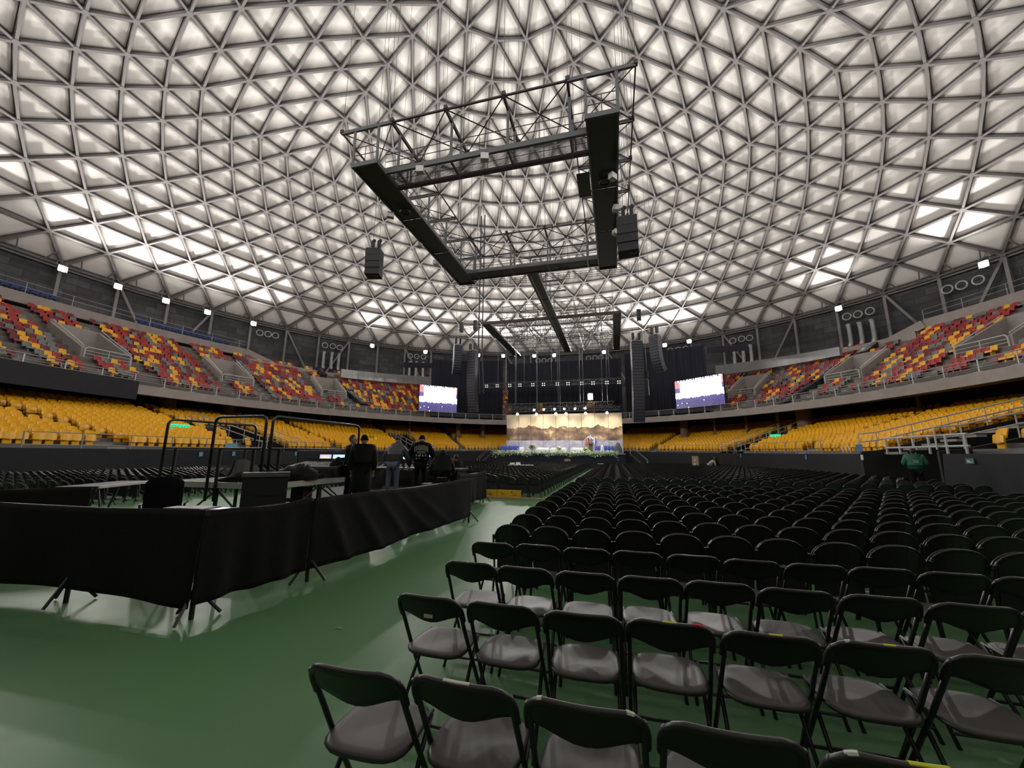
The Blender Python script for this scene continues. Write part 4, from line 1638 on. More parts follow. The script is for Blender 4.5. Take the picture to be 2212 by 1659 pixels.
tag(pr.build('back_print', 'print', p4), 'grey lettering and portrait print')
q = px_floor(953, 10.6, 0.45)
person('person in a black quilted coat sitting hunched with back turned', q, R(24), 1.80, R(24), (R(18), 0, 0), armL=((-0.30, 0.22, 0.66), (-0.16, 0.42, 0.66)), armR=((0.30, 0.22, 0.66), (0.16, 0.42, 0.66)), top='puffer', seated=True, hood=True, bulk=1.42)
q = px_floor(986, 13.5, 0.35)
person('person with greying hair seated beyond the hunched figure', q, R(60), 1.72, R(12), (0, 0, 0), top='puffer', seated=True, bulk=1.1)
q = px_floor(1989, 14.3, 0.26)
p7 = person('person in a green football shirt numbered 20 standing at the right wall', q, R(-26), 1.76, R(8), (R(20), 0, R(10)), armL=((-0.30, 0.08, 1.16), (-0.20, 0.28, 1.10)), armR=((0.29, 0.05, 1.15), (0.20, 0.27, 1.08)), top='greenshirt', bottom='blackcloth', bulk=1.25)
nk = Vector(p7['_neck'])
def text_mesh(txt, size, mt, parent, m4, name):
    cu = D.curves.new('txt', 'FONT')
    cu.body = txt; cu.size = size; cu.align_x = 'CENTER'; cu.extrude = 0.003
    o = D.objects.new('txt', cu); COL.objects.link(o)
    dg = bpy.context.evaluated_depsgraph_get()
    me = D.meshes.new_from_object(o.evaluated_get(dg))
    D.objects.remove(o)
    me.transform(m4)
    me.materials.clear(); me.materials.append(MT[mt])
    ob = D.objects.new(name, me); COL.objects.link(ob); ob.parent = parent
    return ob
text_mesh('20', 0.155, 'white', p7, Matrix.Translation((nk.x + 0.01, nk.y - 0.215, nk.z - 0.26)) @ Matrix.Rotation(PI / 2 - 0.1, 4, 'X'), 'shirt_number')
MB().box((nk.x - 0.05, nk.y - 0.165, nk.z - 0.09), (0.05, 0.006, 0.02)).build('shirt_badge', 'white', p7)
q = px_floor(1534, 35.5, 0.0)
q.z = 0.0
person('person in a cream jacket stooping among the far chairs right of the stage', q, R(-60), 1.70, R(62), (R(30), 0, 0), armL=((-0.28, 0.42, 0.72), (-0.16, 0.62, 0.66)), armR=((0.28, 0.42, 0.72), (0.16, 0.62, 0.66)), top='beige', bottom='beige')
q = px_floor(1552, 36.2, 0.0)
person('dark-haired person in black beside the stooping person in cream', q, R(40), 1.66, R(25), (R(15), 0, 0), top='puffer')

# ------------------------------------------------------------------ fabric barriers round the mixing area
def barrier(label, a, b, ends=(1, 1), sw=0.0, seed=1, z0=0.15, z1=1.07, n=44, mids=()):
    a = Vector((a[0], a[1], 0)); b = Vector((b[0], b[1], 0))
    t_ = thing('fabric_barrier', label, 'barrier', a, 0, 'black cloth barriers round the mixing area')
    d = b - a; L = d.length; d /= L
    nrm = Vector((d.y, -d.x, 0))
    rg = random.Random(seed)
    ph = [rg.uniform(0, 6.28) for _ in range(6)]
    rows = 14
    v = []
    for side in (0, 1):
        for i in range(n + 1):
            f = i / n
            sag = 0.03 * math.sin(PI * f) ** 2 + 0.008 * math.sin(9 * f + ph[0])
            for j in range(rows + 1):
                g = j / rows
                zt_ = z1 - sag
                zb = z0 + 0.012 * math.sin(7 * f + ph[1]) * min(1, L / 4) + 0.006 * math.sin(15 * f + ph[2])
                z = zb + (zt_ - zb) * g
                off = (1 - g) * (0.035 * math.sin(11 * f + ph[3]) + 0.02 * math.sin(23 * f + ph[4]))
                if sw:
                    for kk in range(5):
                        c0 = 0.10 + 0.10 * kk
                        x = f - c0 + 0.06 - (1 - g) * 0.26 * (0.35 + kk * 0.22)
                        off += sw * 0.055 * math.exp(-(x / 0.022) ** 2) * (0.25 + 0.75 * min(1, (1 - g) * 1.8)) * max(0, 1 - kk * 0.13)
                p = d * (L * f) + nrm * (off + (0.012 if side else 0.0))
                v.append((p.x, p.y, z))
    m_ = (n + 1) * (rows + 1)
    I = lambda s_, i, j: s_ * m_ + i * (rows + 1) + j
    ff = []
    for i in range(n):
        for j in range(rows):
            ff.append((I(0, i, j), I(0, i, j + 1), I(0, i + 1, j + 1), I(0, i + 1, j)))
            ff.append((I(1, i, j), I(1, i + 1, j), I(1, i + 1, j + 1), I(1, i, j + 1)))
        ff.append((I(0, i, rows), I(1, i, rows), I(1, i + 1, rows), I(0, i + 1, rows)))
        ff.append((I(0, i, 0), I(0, i + 1, 0), I(1, i + 1, 0), I(1, i, 0)))
    for j in range(rows):
        ff.append((I(0, 0, j), I(1, 0, j), I(1, 0, j + 1), I(0, 0, j + 1)))
        ff.append((I(0, n, j), I(0, n, j + 1), I(1, n, j + 1), I(1, n, j)))
    MB().add(v, ff).build('cloth', 'cloth', t_, smooth=True)
    MB().tube(-nrm * 0.02 + Vector((0, 0, z1 - 0.04)), d * L - nrm * 0.02 + Vector((0, 0, z1 - 0.04)), 0.018, 8).build('top_rail', 'tube', t_)
    for e, p in list(zip(ends, (d * 0.06, d * (L - 0.06)))) + [(1, d * (L * q)) for q in mids]:
        if not e:
            continue
        p = p - nrm * 0.05
        MB().tube(p, p + Vector((0, 0, z1 - 0.05)), 0.024, 8).build('post', 'tube', t_)
        for k in range(3):
            ang = math.atan2(nrm.y, nrm.x) + 2 * PI * k / 3 + 0.35
            dd = Vector((math.cos(ang), math.sin(ang), 0))
            MB().tube(p + Vector((0, 0, 0.30)), p + dd * 0.24 + Vector((0, 0, 0.02)), 0.017, 6).build('leg', 'tube', t_)
    return t_
barrier('black cloth barrier facing the empty green floor, running off the left edge', (-9.6, 3.10), (-4.185, 3.27), (1, 1), 0, 3, n=80, mids=(0.66,))
barrier('short black cloth barrier from the near corner to the hanging seam', (-4.21, 3.255), (-3.98, 4.535), (0, 0), 0, 7)
barrier('long black cloth barrier with slanting folds, along the green aisle', (-3.96, 4.54), (-3.52, 9.45), (1, 1), 1.0, 9, n=90)
barrier('small black cloth barrier standing beside the yellow boards', (-4.52, 11.0), (-4.48, 13.35), (0, 1), 0, 11)
barrier('black cloth barrier behind the pale-edged table at the left edge', tuple(at_z(-60, 1056, 1.07)[:2]), tuple(at_z(200, 1050, 1.07)[:2]), (1, 1), 0, 15)
barrier('far black cloth barrier behind the seated people', (-10.0, 13.6), (-4.7, 13.5), (1, 0), 0, 13)

# ------------------------------------------------------------------ platforms, desks and gear of the mixing area
pl = MB()
pl.box((-7.6, 11.2, 0.40), (4.6, 4.4, 0.10))
for x in (-9.7, -7.6, -5.5):
    for y in (9.2, 11.2, 13.2):
        pl.box((x, y, 0.175), (0.08, 0.08, 0.35))
tag(pl.build('low_platform', 'black'), 'low black platform carrying the standing people behind the barrier', 'platform')
rs = thing('riser', 'stage riser with pale aluminium edge and black railings', 'platform', (-7.55, 7.45, 0))
MB().box((0, 0, 1.08), (2.46, 2.96, 0.04)).build('deck', 'black', rs)
for a, b in (((-1.25, -1.5), (1.25, -1.5)), ((-1.25, 1.5), (1.25, 1.5)), ((-1.25, -1.5), (-1.25, 1.5)), ((1.25, -1.5), (1.25, 1.5))):
    MB().beam((a[0], a[1], 1.05), (b[0], b[1], 1.05), 0.03, 0.11).build('edge_profile', 'alu', rs)
for x in (-1.15, 0, 1.15):
    for y in (-1.4, 0, 1.4):
        MB().box((x, y, 0.5), (0.05, 0.05, 1.0)).build('leg', 'tube', rs)
for y in (-1.4, 1.4):
    MB().tube((-1.15, y, 0.15), (0, y, 0.95), 0.018, 6).tube((0, y, 0.95), (1.15, y, 0.15), 0.018, 6).build('brace', 'tube', rs)
MB().tube((1.15, -1.4, 0.15), (1.15, 0, 0.95), 0.018, 6).tube((1.15, 0, 0.95), (1.15, 1.4, 0.15), 0.018, 6).build('brace', 'tube', rs)
MB().box((1.27, 1.25, 1.06), (0.012, 0.10, 0.06)).build('tape_mark', 'tape_yellow', rs)
def hoop(label, a, b, zb, zt, zm):
    a = Vector(a + (0,)); b = Vector(b + (0,))
    t_ = thing('guard_rail', label, 'railing', (a.x, a.y, 0), 0, 'black guard rails of the riser')
    d = b - a; L = d.length; d /= L
    r = 0.12
    Zv = Vector((0, 0, 1))
    pts = [Zv * zb, Zv * (zt - r)]
    for k in range(1, 5):
        an = PI / 2 * k / 5
        pts.append(d * (r - r * math.cos(an)) + Zv * (zt - r + r * math.sin(an)))
    pts.append(d * r + Zv * zt); pts.append(d * (L - r) + Zv * zt)
    for k in range(1, 5):
        an = PI / 2 * k / 5
        pts.append(d * (L - r + r * math.sin(an)) + Zv * (zt - r + r * math.cos(an)))
    pts += [d * L + Zv * (zt - r), d * L + Zv * zb]
    MB().path(pts, 0.026, 8).build('hoop', 'tube', t_, smooth=True)
    MB().tube(Zv * zm, d * L + Zv * zm, 0.02, 8).build('mid_rail', 'tube', t_)
    for q in (0.22, L - 0.22):
        MB().tube(d * q + Zv * zb, d * q + Zv * zm, 0.03, 8).build('inner_post', 'tube', t_)
hoop('black guard rail hoop on the far left side of the riser', (-9.05, 6.0), (-8.9, 7.95), 0.95, 2.35, 1.75)
hoop('black guard rail hoop across the near side of the riser', (-7.66, 5.92), (-6.40, 5.92), 0.75, 2.36, 1.75)
hoop('black guard rail hoop along the aisle side of the riser', (-6.28, 5.95), (-6.28, 8.55), 0.75, 2.36, 1.75)
# flight case with vents in front of the riser
fc_ = thing('road_case', 'tall black moulded case with two recessed slots in front of the riser', 'case', tuple(px_floor(557, 6.5, 0)), R(44))
cb = MB().box((0, 0, 0.70), (0.66, 0.34, 1.14))
cb.build('case_body', 'speaker', fc_)
MB().box((0, 0, 1.30), (0.70, 0.38, 0.07)).build('lid', 'catgrey', fc_)
for z in (0.98, 0.82):
    MB().box((0.03, -0.174, z), (0.34, 0.012, 0.05)).build('slot', 'black', fc_)
for x in (-0.24, 0.24):
    for y in (-0.12, 0.12):
        MB().lathe([(0.05, 0), (0.06, 0.03), (0.06, 0.09), (0.03, 0.13)], 10).build('caster', 'black', fc_, (x, y, 0))
# office chair
oc = thing('office_chair', 'black office chair with a rounded back beside the pale-edged table', 'chair', tuple(px_floor(338, 6.5, 0)), R(48))
xs = [-0.25, -0.235, -0.18, -0.09, 0, 0.09, 0.18, 0.235, 0.25]
MB().shell(xs, lambda x: 0.62 + 0.10 * (abs(x) / 0.25) ** 3, lambda x: 1.26 - 0.10 * (abs(x) / 0.25) ** 4, lambda x, z: -0.24 - (z - 0.6) * 0.12 + 0.08 * (x / 0.25) ** 2, 0.05, 5).build('backrest', 'blackcloth', oc, smooth=True)
MB().pad((0, 0.02, 0.56), 0.50, 0.48, 3.2, 0.012, 0.02, 0.05, 24).build('seat', 'blackcloth', oc, smooth=True)
MB().tube((0, 0, 0.1), (0, 0, 0.5), 0.03, 8).build('gas_lift', 'tube', oc)
for k in range(5):
    a = 2 * PI * k / 5
    MB().tube((0, 0, 0.11), (0.29 * math.cos(a), 0.29 * math.sin(a), 0.07), 0.022, 6).ball((0.29 * math.cos(a), 0.29 * math.sin(a), 0.035), 0.035, 8).build('base_leg', 'tube', oc)
for s in (-1, 1):
    MB().path([(0.26 * s, -0.15, 0.56), (0.29 * s, -0.15, 0.80), (0.29 * s, 0.12, 0.80)], 0.018, 6).build('armrest', 'tube', oc)
# table with pale edge at the left
tA = at_z(213, 1050, 0.98); tB = at_z(322, 1039, 0.98)
tb = thing('folding_table', 'table with a pale metal edge and slanting black legs', 'table', (tA.x, tA.y, 0), math.atan2(tB.y - tA.y, tB.x - tA.x))
LT = (tB - tA).length + 0.3
MB().box((LT / 2, 0.38, 0.955), (LT, 0.74, 0.035)).build('table_top', 'black', tb)
MB().box((LT / 2, 0.0, 0.955), (LT, 0.03, 0.05)).build('edge', 'alu', tb)
for x in (0.12, LT - 0.12):
    for y, y2 in ((0.08, -0.18), (0.68, 0.9)):
        MB().tube((x, y, 0.94), (x - 0.06, y2, 0.0), 0.022, 6).build('leg', 'tube', tb)
# low desk with small gear just behind the corner barrier
dk = thing('folding_table', 'low dark desk with small grey devices just behind the barrier', 'table', (-5.35, 4.15, 0))
MB().box((0, 0, 0.865), (1.5, 0.6, 0.03)).build('table_top', 'black', dk)
for x in (-0.68, 0.68):
    for y in (-0.25, 0.25):
        MB().tube((x, y, 0), (x, y, 0.85), 0.018, 6).build('leg', 'tube', dk)
MT['devgrey'] = mat('grey_device', (0.16, 0.16, 0.15), 0.5)
MT['scrpurple'] = mat('small_screen_lilac', (0.2, 0.2, 0.3), 0.3, emit=(0.5, 0.45, 0.9), es=0.5)
for nm, x, y, sz, lab in (('audio_device', -0.45, 0.02, (0.34, 0.2, 0.05), 'flat grey device on the low desk, farthest from the corner'), ('audio_device', -0.03, -0.05, (0.40, 0.26, 0.075), 'wide grey device in the middle of the low desk'), ('audio_device', 0.38, -0.02, (0.30, 0.24, 0.07), 'grey device with a lilac screen on the low desk')):
    dv = thing(nm, lab, 'device', (-5.35 + x, 4.15 + y, 0.88), 0.1)
    MB().box((0, 0, sz[2] / 2), sz).build('casing', 'devgrey', dv)
    MB().box((sz[0] * 0.45, -sz[1] * 0.5, sz[2] * 0.6), (sz[0] * 0.12, 0.01, sz[2] * 0.8)).build('end_trim', 'alu', dv)
    if 'lilac' in lab:
        MB().box((-0.03, -0.02, sz[2] + 0.003), (0.11, 0.14, 0.006)).build('display', 'scrpurple', dv)
# console desk and laptops on the riser
MT['scr1'] = mat('screen_purple_yellow', (0.1, 0.1, 0.1), 0.3, emit=(0.55, 0.45, 0.75), es=0.45)
MT['scr1b'] = mat('screen_yellow', (0.1, 0.1, 0.1), 0.3, emit=(0.95, 0.75, 0.25), es=0.45)
MT['scr2'] = mat('screen_cyan', (0.1, 0.1, 0.1), 0.3, emit=(0.42, 0.75, 0.88), es=0.45)
MT['scrblue'] = mat('screen_blue', (0.1, 0.1, 0.1), 0.3, emit=(0.22, 0.32, 0.95), es=0.45)
MT['scrwhite'] = mat('screen_white', (0.1, 0.1, 0.1), 0.3, emit=(0.7, 0.95, 1.0), es=0.50)
cs = thing('mixing_console', 'black mixing console on the riser under two lit laptop screens', 'console', (-7.15, 8.35, 1.10))
MB().box((0, 0, 0.10), (1.5, 0.7, 0.20)).build('console_base', 'speaker', cs)
MB().beam((0, -0.35, 0.22), (0, 0.35, 0.34), 1.45, 0.05).build('control_surface', 'catgrey', cs)
for k in range(14):
    MB().box((-0.65 + k * 0.1, -0.1, 0.29), (0.02, 0.06, 0.03)).build('fader', 'alu', cs)
MB().box((0, 0.36, 0.25), (1.5, 0.04, 0.36)).build('meter_bridge', 'speaker', cs)
def laptop(label, p, rz, w_, h_, m1, m2=None):
    t_ = thing('laptop', label, 'laptop', p, rz)
    MB().box((0, -h_ * 0.55, 0.012), (w_, h_ * 1.05, 0.022)).build('keyboard_base', 'black', t_)
    MB().beam((0, 0, 0.02), (0, 0.05, h_ + 0.02), w_, 0.014, 0, (0, 1, 0)).build('lid', 'black', t_)
    y = -0.011
    MB().beam((0, y, 0.035), (0, y + 0.047, h_ + 0.008), w_ * 0.92, 0.006, 0, (0, 1, 0)).build('screen', m1, t_)
    if m2:
        for k in range(3):
            MB().box((-w_ * 0.28 + k * w_ * 0.24, y + 0.008, 0.02 + h_ * (0.42 + 0.1 * (k % 2))), (w_ * 0.17, 0.006, h_ * 0.36)).build('window', m2, t_)
laptop('laptop with a lilac and yellow screen on the mixing console', (-7.42, 8.78, 1.43), R(30), 0.30, 0.19, 'scr1', 'scr1b')
laptop('laptop with a cyan screen on the mixing console', (-7.06, 8.84, 1.43), R(22), 0.32, 0.19, 'scr2', 'scrwhite')
# heap of black jackets and a cardboard box at the riser edge
def heap(name, label, c, r, seed, mt='blackcloth', n=22, cat='clothing'):
    rg = random.Random(seed)
    mb = MB(); v = []; f = []
    h = 10
    for i in range(h + 1):
        a = PI / 2 * i / h
        for k in range(n):
            b = 2 * PI * k / n
            w_ = 1 + 0.16 * math.sin(3 * b + seed) + 0.10 * math.sin(5 * b + i * 0.8) + rg.uniform(-0.08, 0.08)
            z = r[2] * rg.uniform(0.86, 1.14) * math.cos(a) * (1 + 0.22 * math.sin(2 * b + seed) * math.sin(a)) + rg.uniform(-0.012, 0.012)
            v.append((r[0] * math.sin(a) * math.cos(b) * w_, r[1] * math.sin(a) * math.sin(b) * w_, max(0.0, z)))
    for i in range(h):
        for k in range(n):
            k2 = (k + 1) % n
            f.append((i * n + k, (i + 1) * n + k, (i + 1) * n + k2, i * n + k2))
    f.append(tuple(range(h * n, (h + 1) * n)))
    return tag(mb.add(v, f).build(name, mt, None, c, smooth=True), label, cat)
heap('jacket', 'crumpled black jacket heaped on the riser edge by the box', (-6.62, 7.1, 1.10), (0.34, 0.6, 0.30), 2, 'puffer')
heap('jacket', 'dark jacket draped at the far end of the riser', (-6.62, 8.35, 1.10), (0.26, 0.36, 0.42), 5, 'puffer')
heap('jacket', 'black coat lying on the riser near the corner post', (-7.2, 6.35, 1.10), (0.5, 0.28, 0.16), 8, 'blackcloth')
MT['card'] = mat('cardboard', (0.40, 0.29, 0.18), 0.8)
bx = thing('cardboard_box', 'small cardboard box among the black jackets on the riser', 'box', (-7.0, 7.05, 1.10), R(15))
MB().box((0, 0, 0.11), (0.26, 0.2, 0.22)).build('carton', 'card', bx)
MB().box((-0.04, -0.102, 0.10), (0.12, 0.004, 0.08)).build('sticker', 'tape_white', bx)
mh = thing('monitor_hood', 'grey-green padded hood tilted back inside the near guard rail', 'hood', (-7.75, 6.75, 1.10), R(-15))
MT['hoodgrey'] = mat('hood_fabric', (0.085, 0.09, 0.085), 0.8)
MB().add([(-0.28, -0.15, 0.0), (0.28, -0.15, 0.0), (0.30, 0.25, 0.0), (-0.30, 0.25, 0.0), (-0.30, -0.05, 0.40), (0.05, -0.02, 0.44), (0.34, 0.20, 0.20), (-0.2, 0.2, 0.34)], [(0, 1, 6, 5, 4), (1, 2, 6), (2, 3, 7, 6), (3, 0, 4, 7), (4, 5, 7), (5, 6, 7), (0, 3, 2, 1)]).build('shell', 'hoodgrey', mh)
MB().tube((-0.28, -0.15, 0.01), (-0.30, -0.05, 0.40), 0.015, 6).build('piping', 'blackcloth', mh)
rc = thing('crate', 'dark red crate beneath the riser deck', 'crate', (-6.75, 7.35, 0), R(5))
MT['crate'] = mat('red_crate', (0.09, 0.015, 0.02), 0.6)
MB().box((0, 0, 0.46), (0.30, 0.30, 0.92)).build('crate_body', 'crate', rc)
MB().box((0, -0.155, 0.6), (0.26, 0.01, 0.04)).build('handle', 'black', rc)
# desk and monitors in front of the standing people
de = thing('desk', 'long black desk with lit monitors before the person in the hoodie', 'desk', (-6.6, 12.35, 0.45))
MB().box((0, 0, 0.72), (3.4, 0.8, 0.04)).build('desk_top', 'catgrey', de)
for x in (-1.6, 0, 1.6):
    MB().box((x, 0, 0.35), (0.05, 0.7, 0.70)).build('trestle', 'tube', de)
def monitor(label, u, v, dep, w_, h_, m1, rz=0.0):
    p = EYE + ray(u, v) * dep
    t_ = thing('monitor', label, 'monitor', (p.x, p.y, 1.19), rz)
    zc = p.z - 1.19
    MB().box((0, 0.02, zc), (w_ + 0.03, 0.03, h_ + 0.03)).build('bezel', 'black', t_)
    MB().box((0, 0.0, zc), (w_, 0.012, h_)).build('screen', m1, t_)
    MB().box((0, 0.03, zc / 2), (0.05, 0.03, max(0.05, zc))).box((0, 0.03, 0.008), (0.22, 0.16, 0.016)).build('stand', 'black', t_)
monitor('monitor with cyan picture between the bending person and the hoodie', 873, 985, 12.6, 0.30, 0.20, 'scr2', R(10))
monitor('monitor with blue picture right of the hoodie', 928, 976, 12.9, 0.24, 0.34, 'scrblue', R(16))
wc = thing('equipment_case', 'small white topped equipment case by the seated person', 'case', tuple(px_floor(922, 10.6, 0.45)), R(12))
MB().box((0, 0, 0.2), (0.26, 0.25, 0.38)).build('case_body', 'black', wc)
MB().box((0, -0.02, 0.405), (0.24, 0.22, 0.03)).box((0.02, -0.135, 0.30), (0.2, 0.02, 0.05)).build('panel', 'alu', wc)
# yellow boards and low kerb at the head of the left chair block
MT['board'] = mat('yellow_board', (0.70, 0.43, 0.015), 0.5, var=0.12, scale=8)
for u0, u1, v0, v1, lab in ((1047, 1073, 1060, 1074, 'short yellow board with dark scuffs leaning by the small barrier'), (1074, 1126, 1059, 1075, 'long yellow board with black marks at the head of the left chairs')):
    a = at_z(u0, v1, 0.0); b = at_z(u1, v1, 0.0)
    a.y = b.y = 14.66 if u0 < 1060 else 14.70
    a = at_y(u0, v1, a.y); b = at_y(u1, v1, b.y)
    hgt = 0.26
    t_ = thing('floor_board', lab, 'board', (a.x, a.y, 0.06))
    MB().box(((b.x - a.x) / 2, 0, hgt / 2), (b.x - a.x - 0.02, 0.05, hgt)).build('panel', 'board', t_)
    mk = MB()
    rg = random.Random(int(u0))
    for k in range(7):
        mk.box((rg.uniform(0.1, b.x - a.x - 0.1), -0.027, rg.uniform(0.06, 0.2)), (rg.uniform(0.02, 0.07), 0.004, rg.uniform(0.01, 0.03)))
    mk.build('marks', 'black', t_)
tag(MB().box((-3.35, 14.62, 0.03), (3.0, 0.22, 0.06)).build('kerb_strip', 'card'), 'low wooden kerb strip across the head of the left chairs', 'kerb')
# leaf on the floor, and notices on the black wall
lf = at_z(721, 1358, 0.004)
tag(MB().add([(0, 0, 0), (0.03, 0.012, 0.004), (0.06, 0.012, 0.003), (0.085, 0.03, 0.002), (0.05, 0.035, 0.006), (0.02, 0.025, 0.004)], [(0, 1, 4, 5), (1, 2, 3, 4)]).build('dry_leaf', 'card', None, lf), 'small dry leaf lying alone on the green floor', 'leaf')
MT['bluepaper'] = mat('blue_paper', (0.12, 0.36, 0.55), 0.7)
MT['sheet'] = mat('white_sheet', (0.6, 0.6, 0.6), 0.7)
def on_wall(u, v, mrg=-0.06):
    d = ray(u, v); d = d / math.hypot(d.x, d.y)
    lo_, hi_ = 1.0, 120.0
    for _ in range(50):
        md = (lo_ + hi_) / 2; p = EYE + d * md
        if ((abs(p.x - BX) / (FA + mrg)) ** 3 + (abs(p.y - BY) / (FB + mrg)) ** 3) < 1: lo_ = md
        else: hi_ = md
    g = Vector((3 * ((p.x - BX) / FA) ** 2 * (1 if p.x > BX else -1) / FA, 3 * ((p.y - BY) / FB) ** 2 * (1 if p.y > BY else -1) / FB))
    return p, math.atan2(g.y, g.x) - PI / 2, to_px(p)[2]
for nm, u, v, wp, hp_, mt, lab in (('paper_notice', 434, 981, 8, 9, 'bluepaper', 'small light blue notice on the black left wall seen through the guard rail'),
                                   ('paper_notice', 505, 980, 7, 9, 'bluepaper', 'light blue notice on the black left wall beside the blue panel'),
                                   ('wall_panel', 500, 963, 28, 10, 'bluepaper', 'flat blue panel on the railing at the sunken passage on the left'),
                                   ('paper_notice', 639, 980, 5, 8, 'bluepaper', 'light blue notice on the left wall right of the guard rails'),
                                   ('paper_notice', 1741, 988, 5, 9, 'bluepaper', 'narrow blue notice on the black right wall'),
                                   ('paper_notice', 1600, 984, 3, 7, 'bluepaper', 'tiny blue notice at the far end of the right wall'),
                                   ('paper_notice', 1862, 988, 9, 11, 'sheet', 'white paper sheet taped to the black right wall'),
                                   ('wall_sign', 2095, 996, 21, 12, 'sheetgreen', 'small green and white sign on the right wall'),
                                   ('banner_panel', 1856, 967, 24, 14, 'bluebanner', 'blue banner on the railing above the right wall')):
    if mt == 'sheetgreen' and 'sheetgreen' not in MT: MT['sheetgreen'] = mat('green_sign', (0.05, 0.14, 0.13), 0.6)
    if mt == 'bluebanner' and 'bluebanner' not in MT: MT['bluebanner'] = mat('blue_banner', (0.06, 0.16, 0.34), 0.6)
    p, rz, dep = on_wall(u, v)
    o = MB().box((0, 0, 0), (wp * dep / F, 0.01, hp_ * dep / F)).build(nm, mt, None, p)
    o.rotation_euler = (0, 0, rz)
    tag(o, lab, 'notice')
    if mt == 'sheetgreen':
        MB().box((-0.06, -0.008, 0.0), (0.10, 0.006, 0.06)).box((0.02, -0.008, -0.035), (0.2, 0.006, 0.03)).build('white_symbol', 'sheet', o)
MT['crowdbanner'] = mat('red_yellow_banner', (0.45, 0.10, 0.08), 0.7, var=0.6, scale=5)
p, rz, dep = on_wall(1826, 968, 0.0)
bn_ = MB()
for k in range(9):
    bn_.box(((k - 4) * 0.12, -0.01, -0.05 + 0.06 * math.sin(k * 2.1)), (0.10, 0.012, 0.16 + 0.08 * (k % 3)), k % 3)
o = bn_.build('fan_banner', ['crowdbanner', 'sheet', 'upyellow'], None, p)
o.rotation_euler = (0, 0, rz)
tag(o, 'red, white and yellow banner hung on the railing above the right wall', 'banner')
# ------------------------------------------------------------------ hanging catwalk ring
def dome_z(x, y):
    return DC.z + math.sqrt(max(1.0, RHO ** 2 - (x - DC.x) ** 2 - (y - DC.y) ** 2))
cw = thing('catwalk', 'large dark rectangular steel catwalk with railings hanging under the dome', 'catwalk', (-6.48, 24.2, 0))
OX, OY = -6.48, 24.2
ZD, ZT = 17.6, 20.0
XS = [-14.65, -11.38, -8.12, -4.86, -1.56, 1.68]
YS_ = [16.3, 19.5, 22.5, 25.5, 28.6, 31.8]
def B(mb, a, b, w_, h_, up=(0, 0, 1)):
    mb.beam((a[0] - OX, a[1] - OY, a[2]), (b[0] - OX, b[1] - OY, b[2]), w_, h_, 0, up)
def Tt(mb, a, b, r):
    mb.tube((a[0] - OX, a[1] - OY, a[2]), (b[0] - OX, b[1] - OY, b[2]), r, 6)
# solid decks on the two long sides, in panels with a slight step
for side, (xa, xb) in (('w', (-13.75, -12.20)), ('e', (-0.70, 0.78))):
    ys = [16.35, 19.4, 21.7, 24.0, 26.4, 29.0, 32.2]
    for k in range(6):
        m_ = MB()
        m_.box(((xa + xb) / 2 - OX, (ys[k] + ys[k + 1]) / 2 - OY, ZD + 0.05 + 0.05 * (k % 2)), (xb - xa - 0.1, ys[k + 1] - ys[k] - 0.05, 0.06))
        m_.build('deck_panel', 'catdark', cw)
    for x in (xa, xb):
        m_ = MB(); B(m_, (x, 16.3, ZD + 0.08), (x, 32.2, ZD + 0.08), 0.10, 0.26); m_.build('deck_beam', 'catgrey', cw)
    for y in (16.3, 32.2):
        m_ = MB(); B(m_, (xa - 0.05, y, ZD + 0.08), (xb + 0.05, y, ZD + 0.08), 0.10, 0.26); m_.build('deck_beam', 'catgrey', cw)
m_ = MB(); m_.box((-1.15 - OX, 21.0 - OY, ZD - 0.02), (0.75, 2.1, 0.05)); m_.build('deck_panel', 'catdark', cw)
# see-through grated decks on the short sides
for (ya, yb) in ((17.15, 18.55), (30.0, 31.35)):
    gm = MB()
    y = ya + 0.08
    while y < yb:
        B(gm, (-12.2, y, ZD + 0.06), (-0.7, y, ZD + 0.06), 0.012, 0.04); y += 0.085
    gm.build('deck_grating', 'catred', cw)
    for y, w_, mt in ((ya, 0.14, 'catgrey'), (yb, 0.12, 'catred')):
        m_ = MB(); B(m_, (-12.2, y, ZD + 0.05), (-0.7, y, ZD + 0.05), w_, 0.30); m_.build('deck_beam', mt, cw)
    for x in XS[1:5]:
        m_ = MB(); B(m_, (x, ya, ZD - 0.05), (x, yb, ZD - 0.05), 0.10, 0.12); m_.build('cross_beam', 'catgrey', cw)
for xa, xb in ((-11.2, -9.7), (-9.2, -7.9), (-5.6, -4.1), (-3.2, -1.5)):
    m_ = MB(); m_.box(((xa + xb) / 2 - OX, 30.75 - OY, ZD - 0.02), (xb - xa, 1.0, 0.05)); m_.build('deck_panel', 'catdark', cw)
# portal frames: a top beam over the walkway and two hangers down to the deck edges
def portal(a, b, h1, h2, heavy=True):
    m_ = MB(); B(m_, a, b, 0.12, 0.20); m_.build('portal_beam', 'catred' if not heavy else 'catgrey', cw)
    for h in (h1, h2):
        m_ = MB(); B(m_, (h[0], h[1], ZD), (h[0], h[1], ZT), 0.14, 0.07, (0, 1, 0)); m_.build('hanger_post', 'catgrey', cw)
for y in YS_:
    portal((XS[0], y, ZT), (XS[1], y, ZT), (-13.75, y), (-12.2, y))
    portal((XS[4], y, ZT), (XS[5], y, ZT), (-0.7, y), (0.78, y))
for x in XS[1:5]:
    portal((x, YS_[0], ZT), (x, YS_[1], ZT), (x, 17.15), (x, 18.55), False)
    portal((x, YS_[4], ZT), (x, YS_[5], ZT), (x, 30.0), (x, 31.35), False)
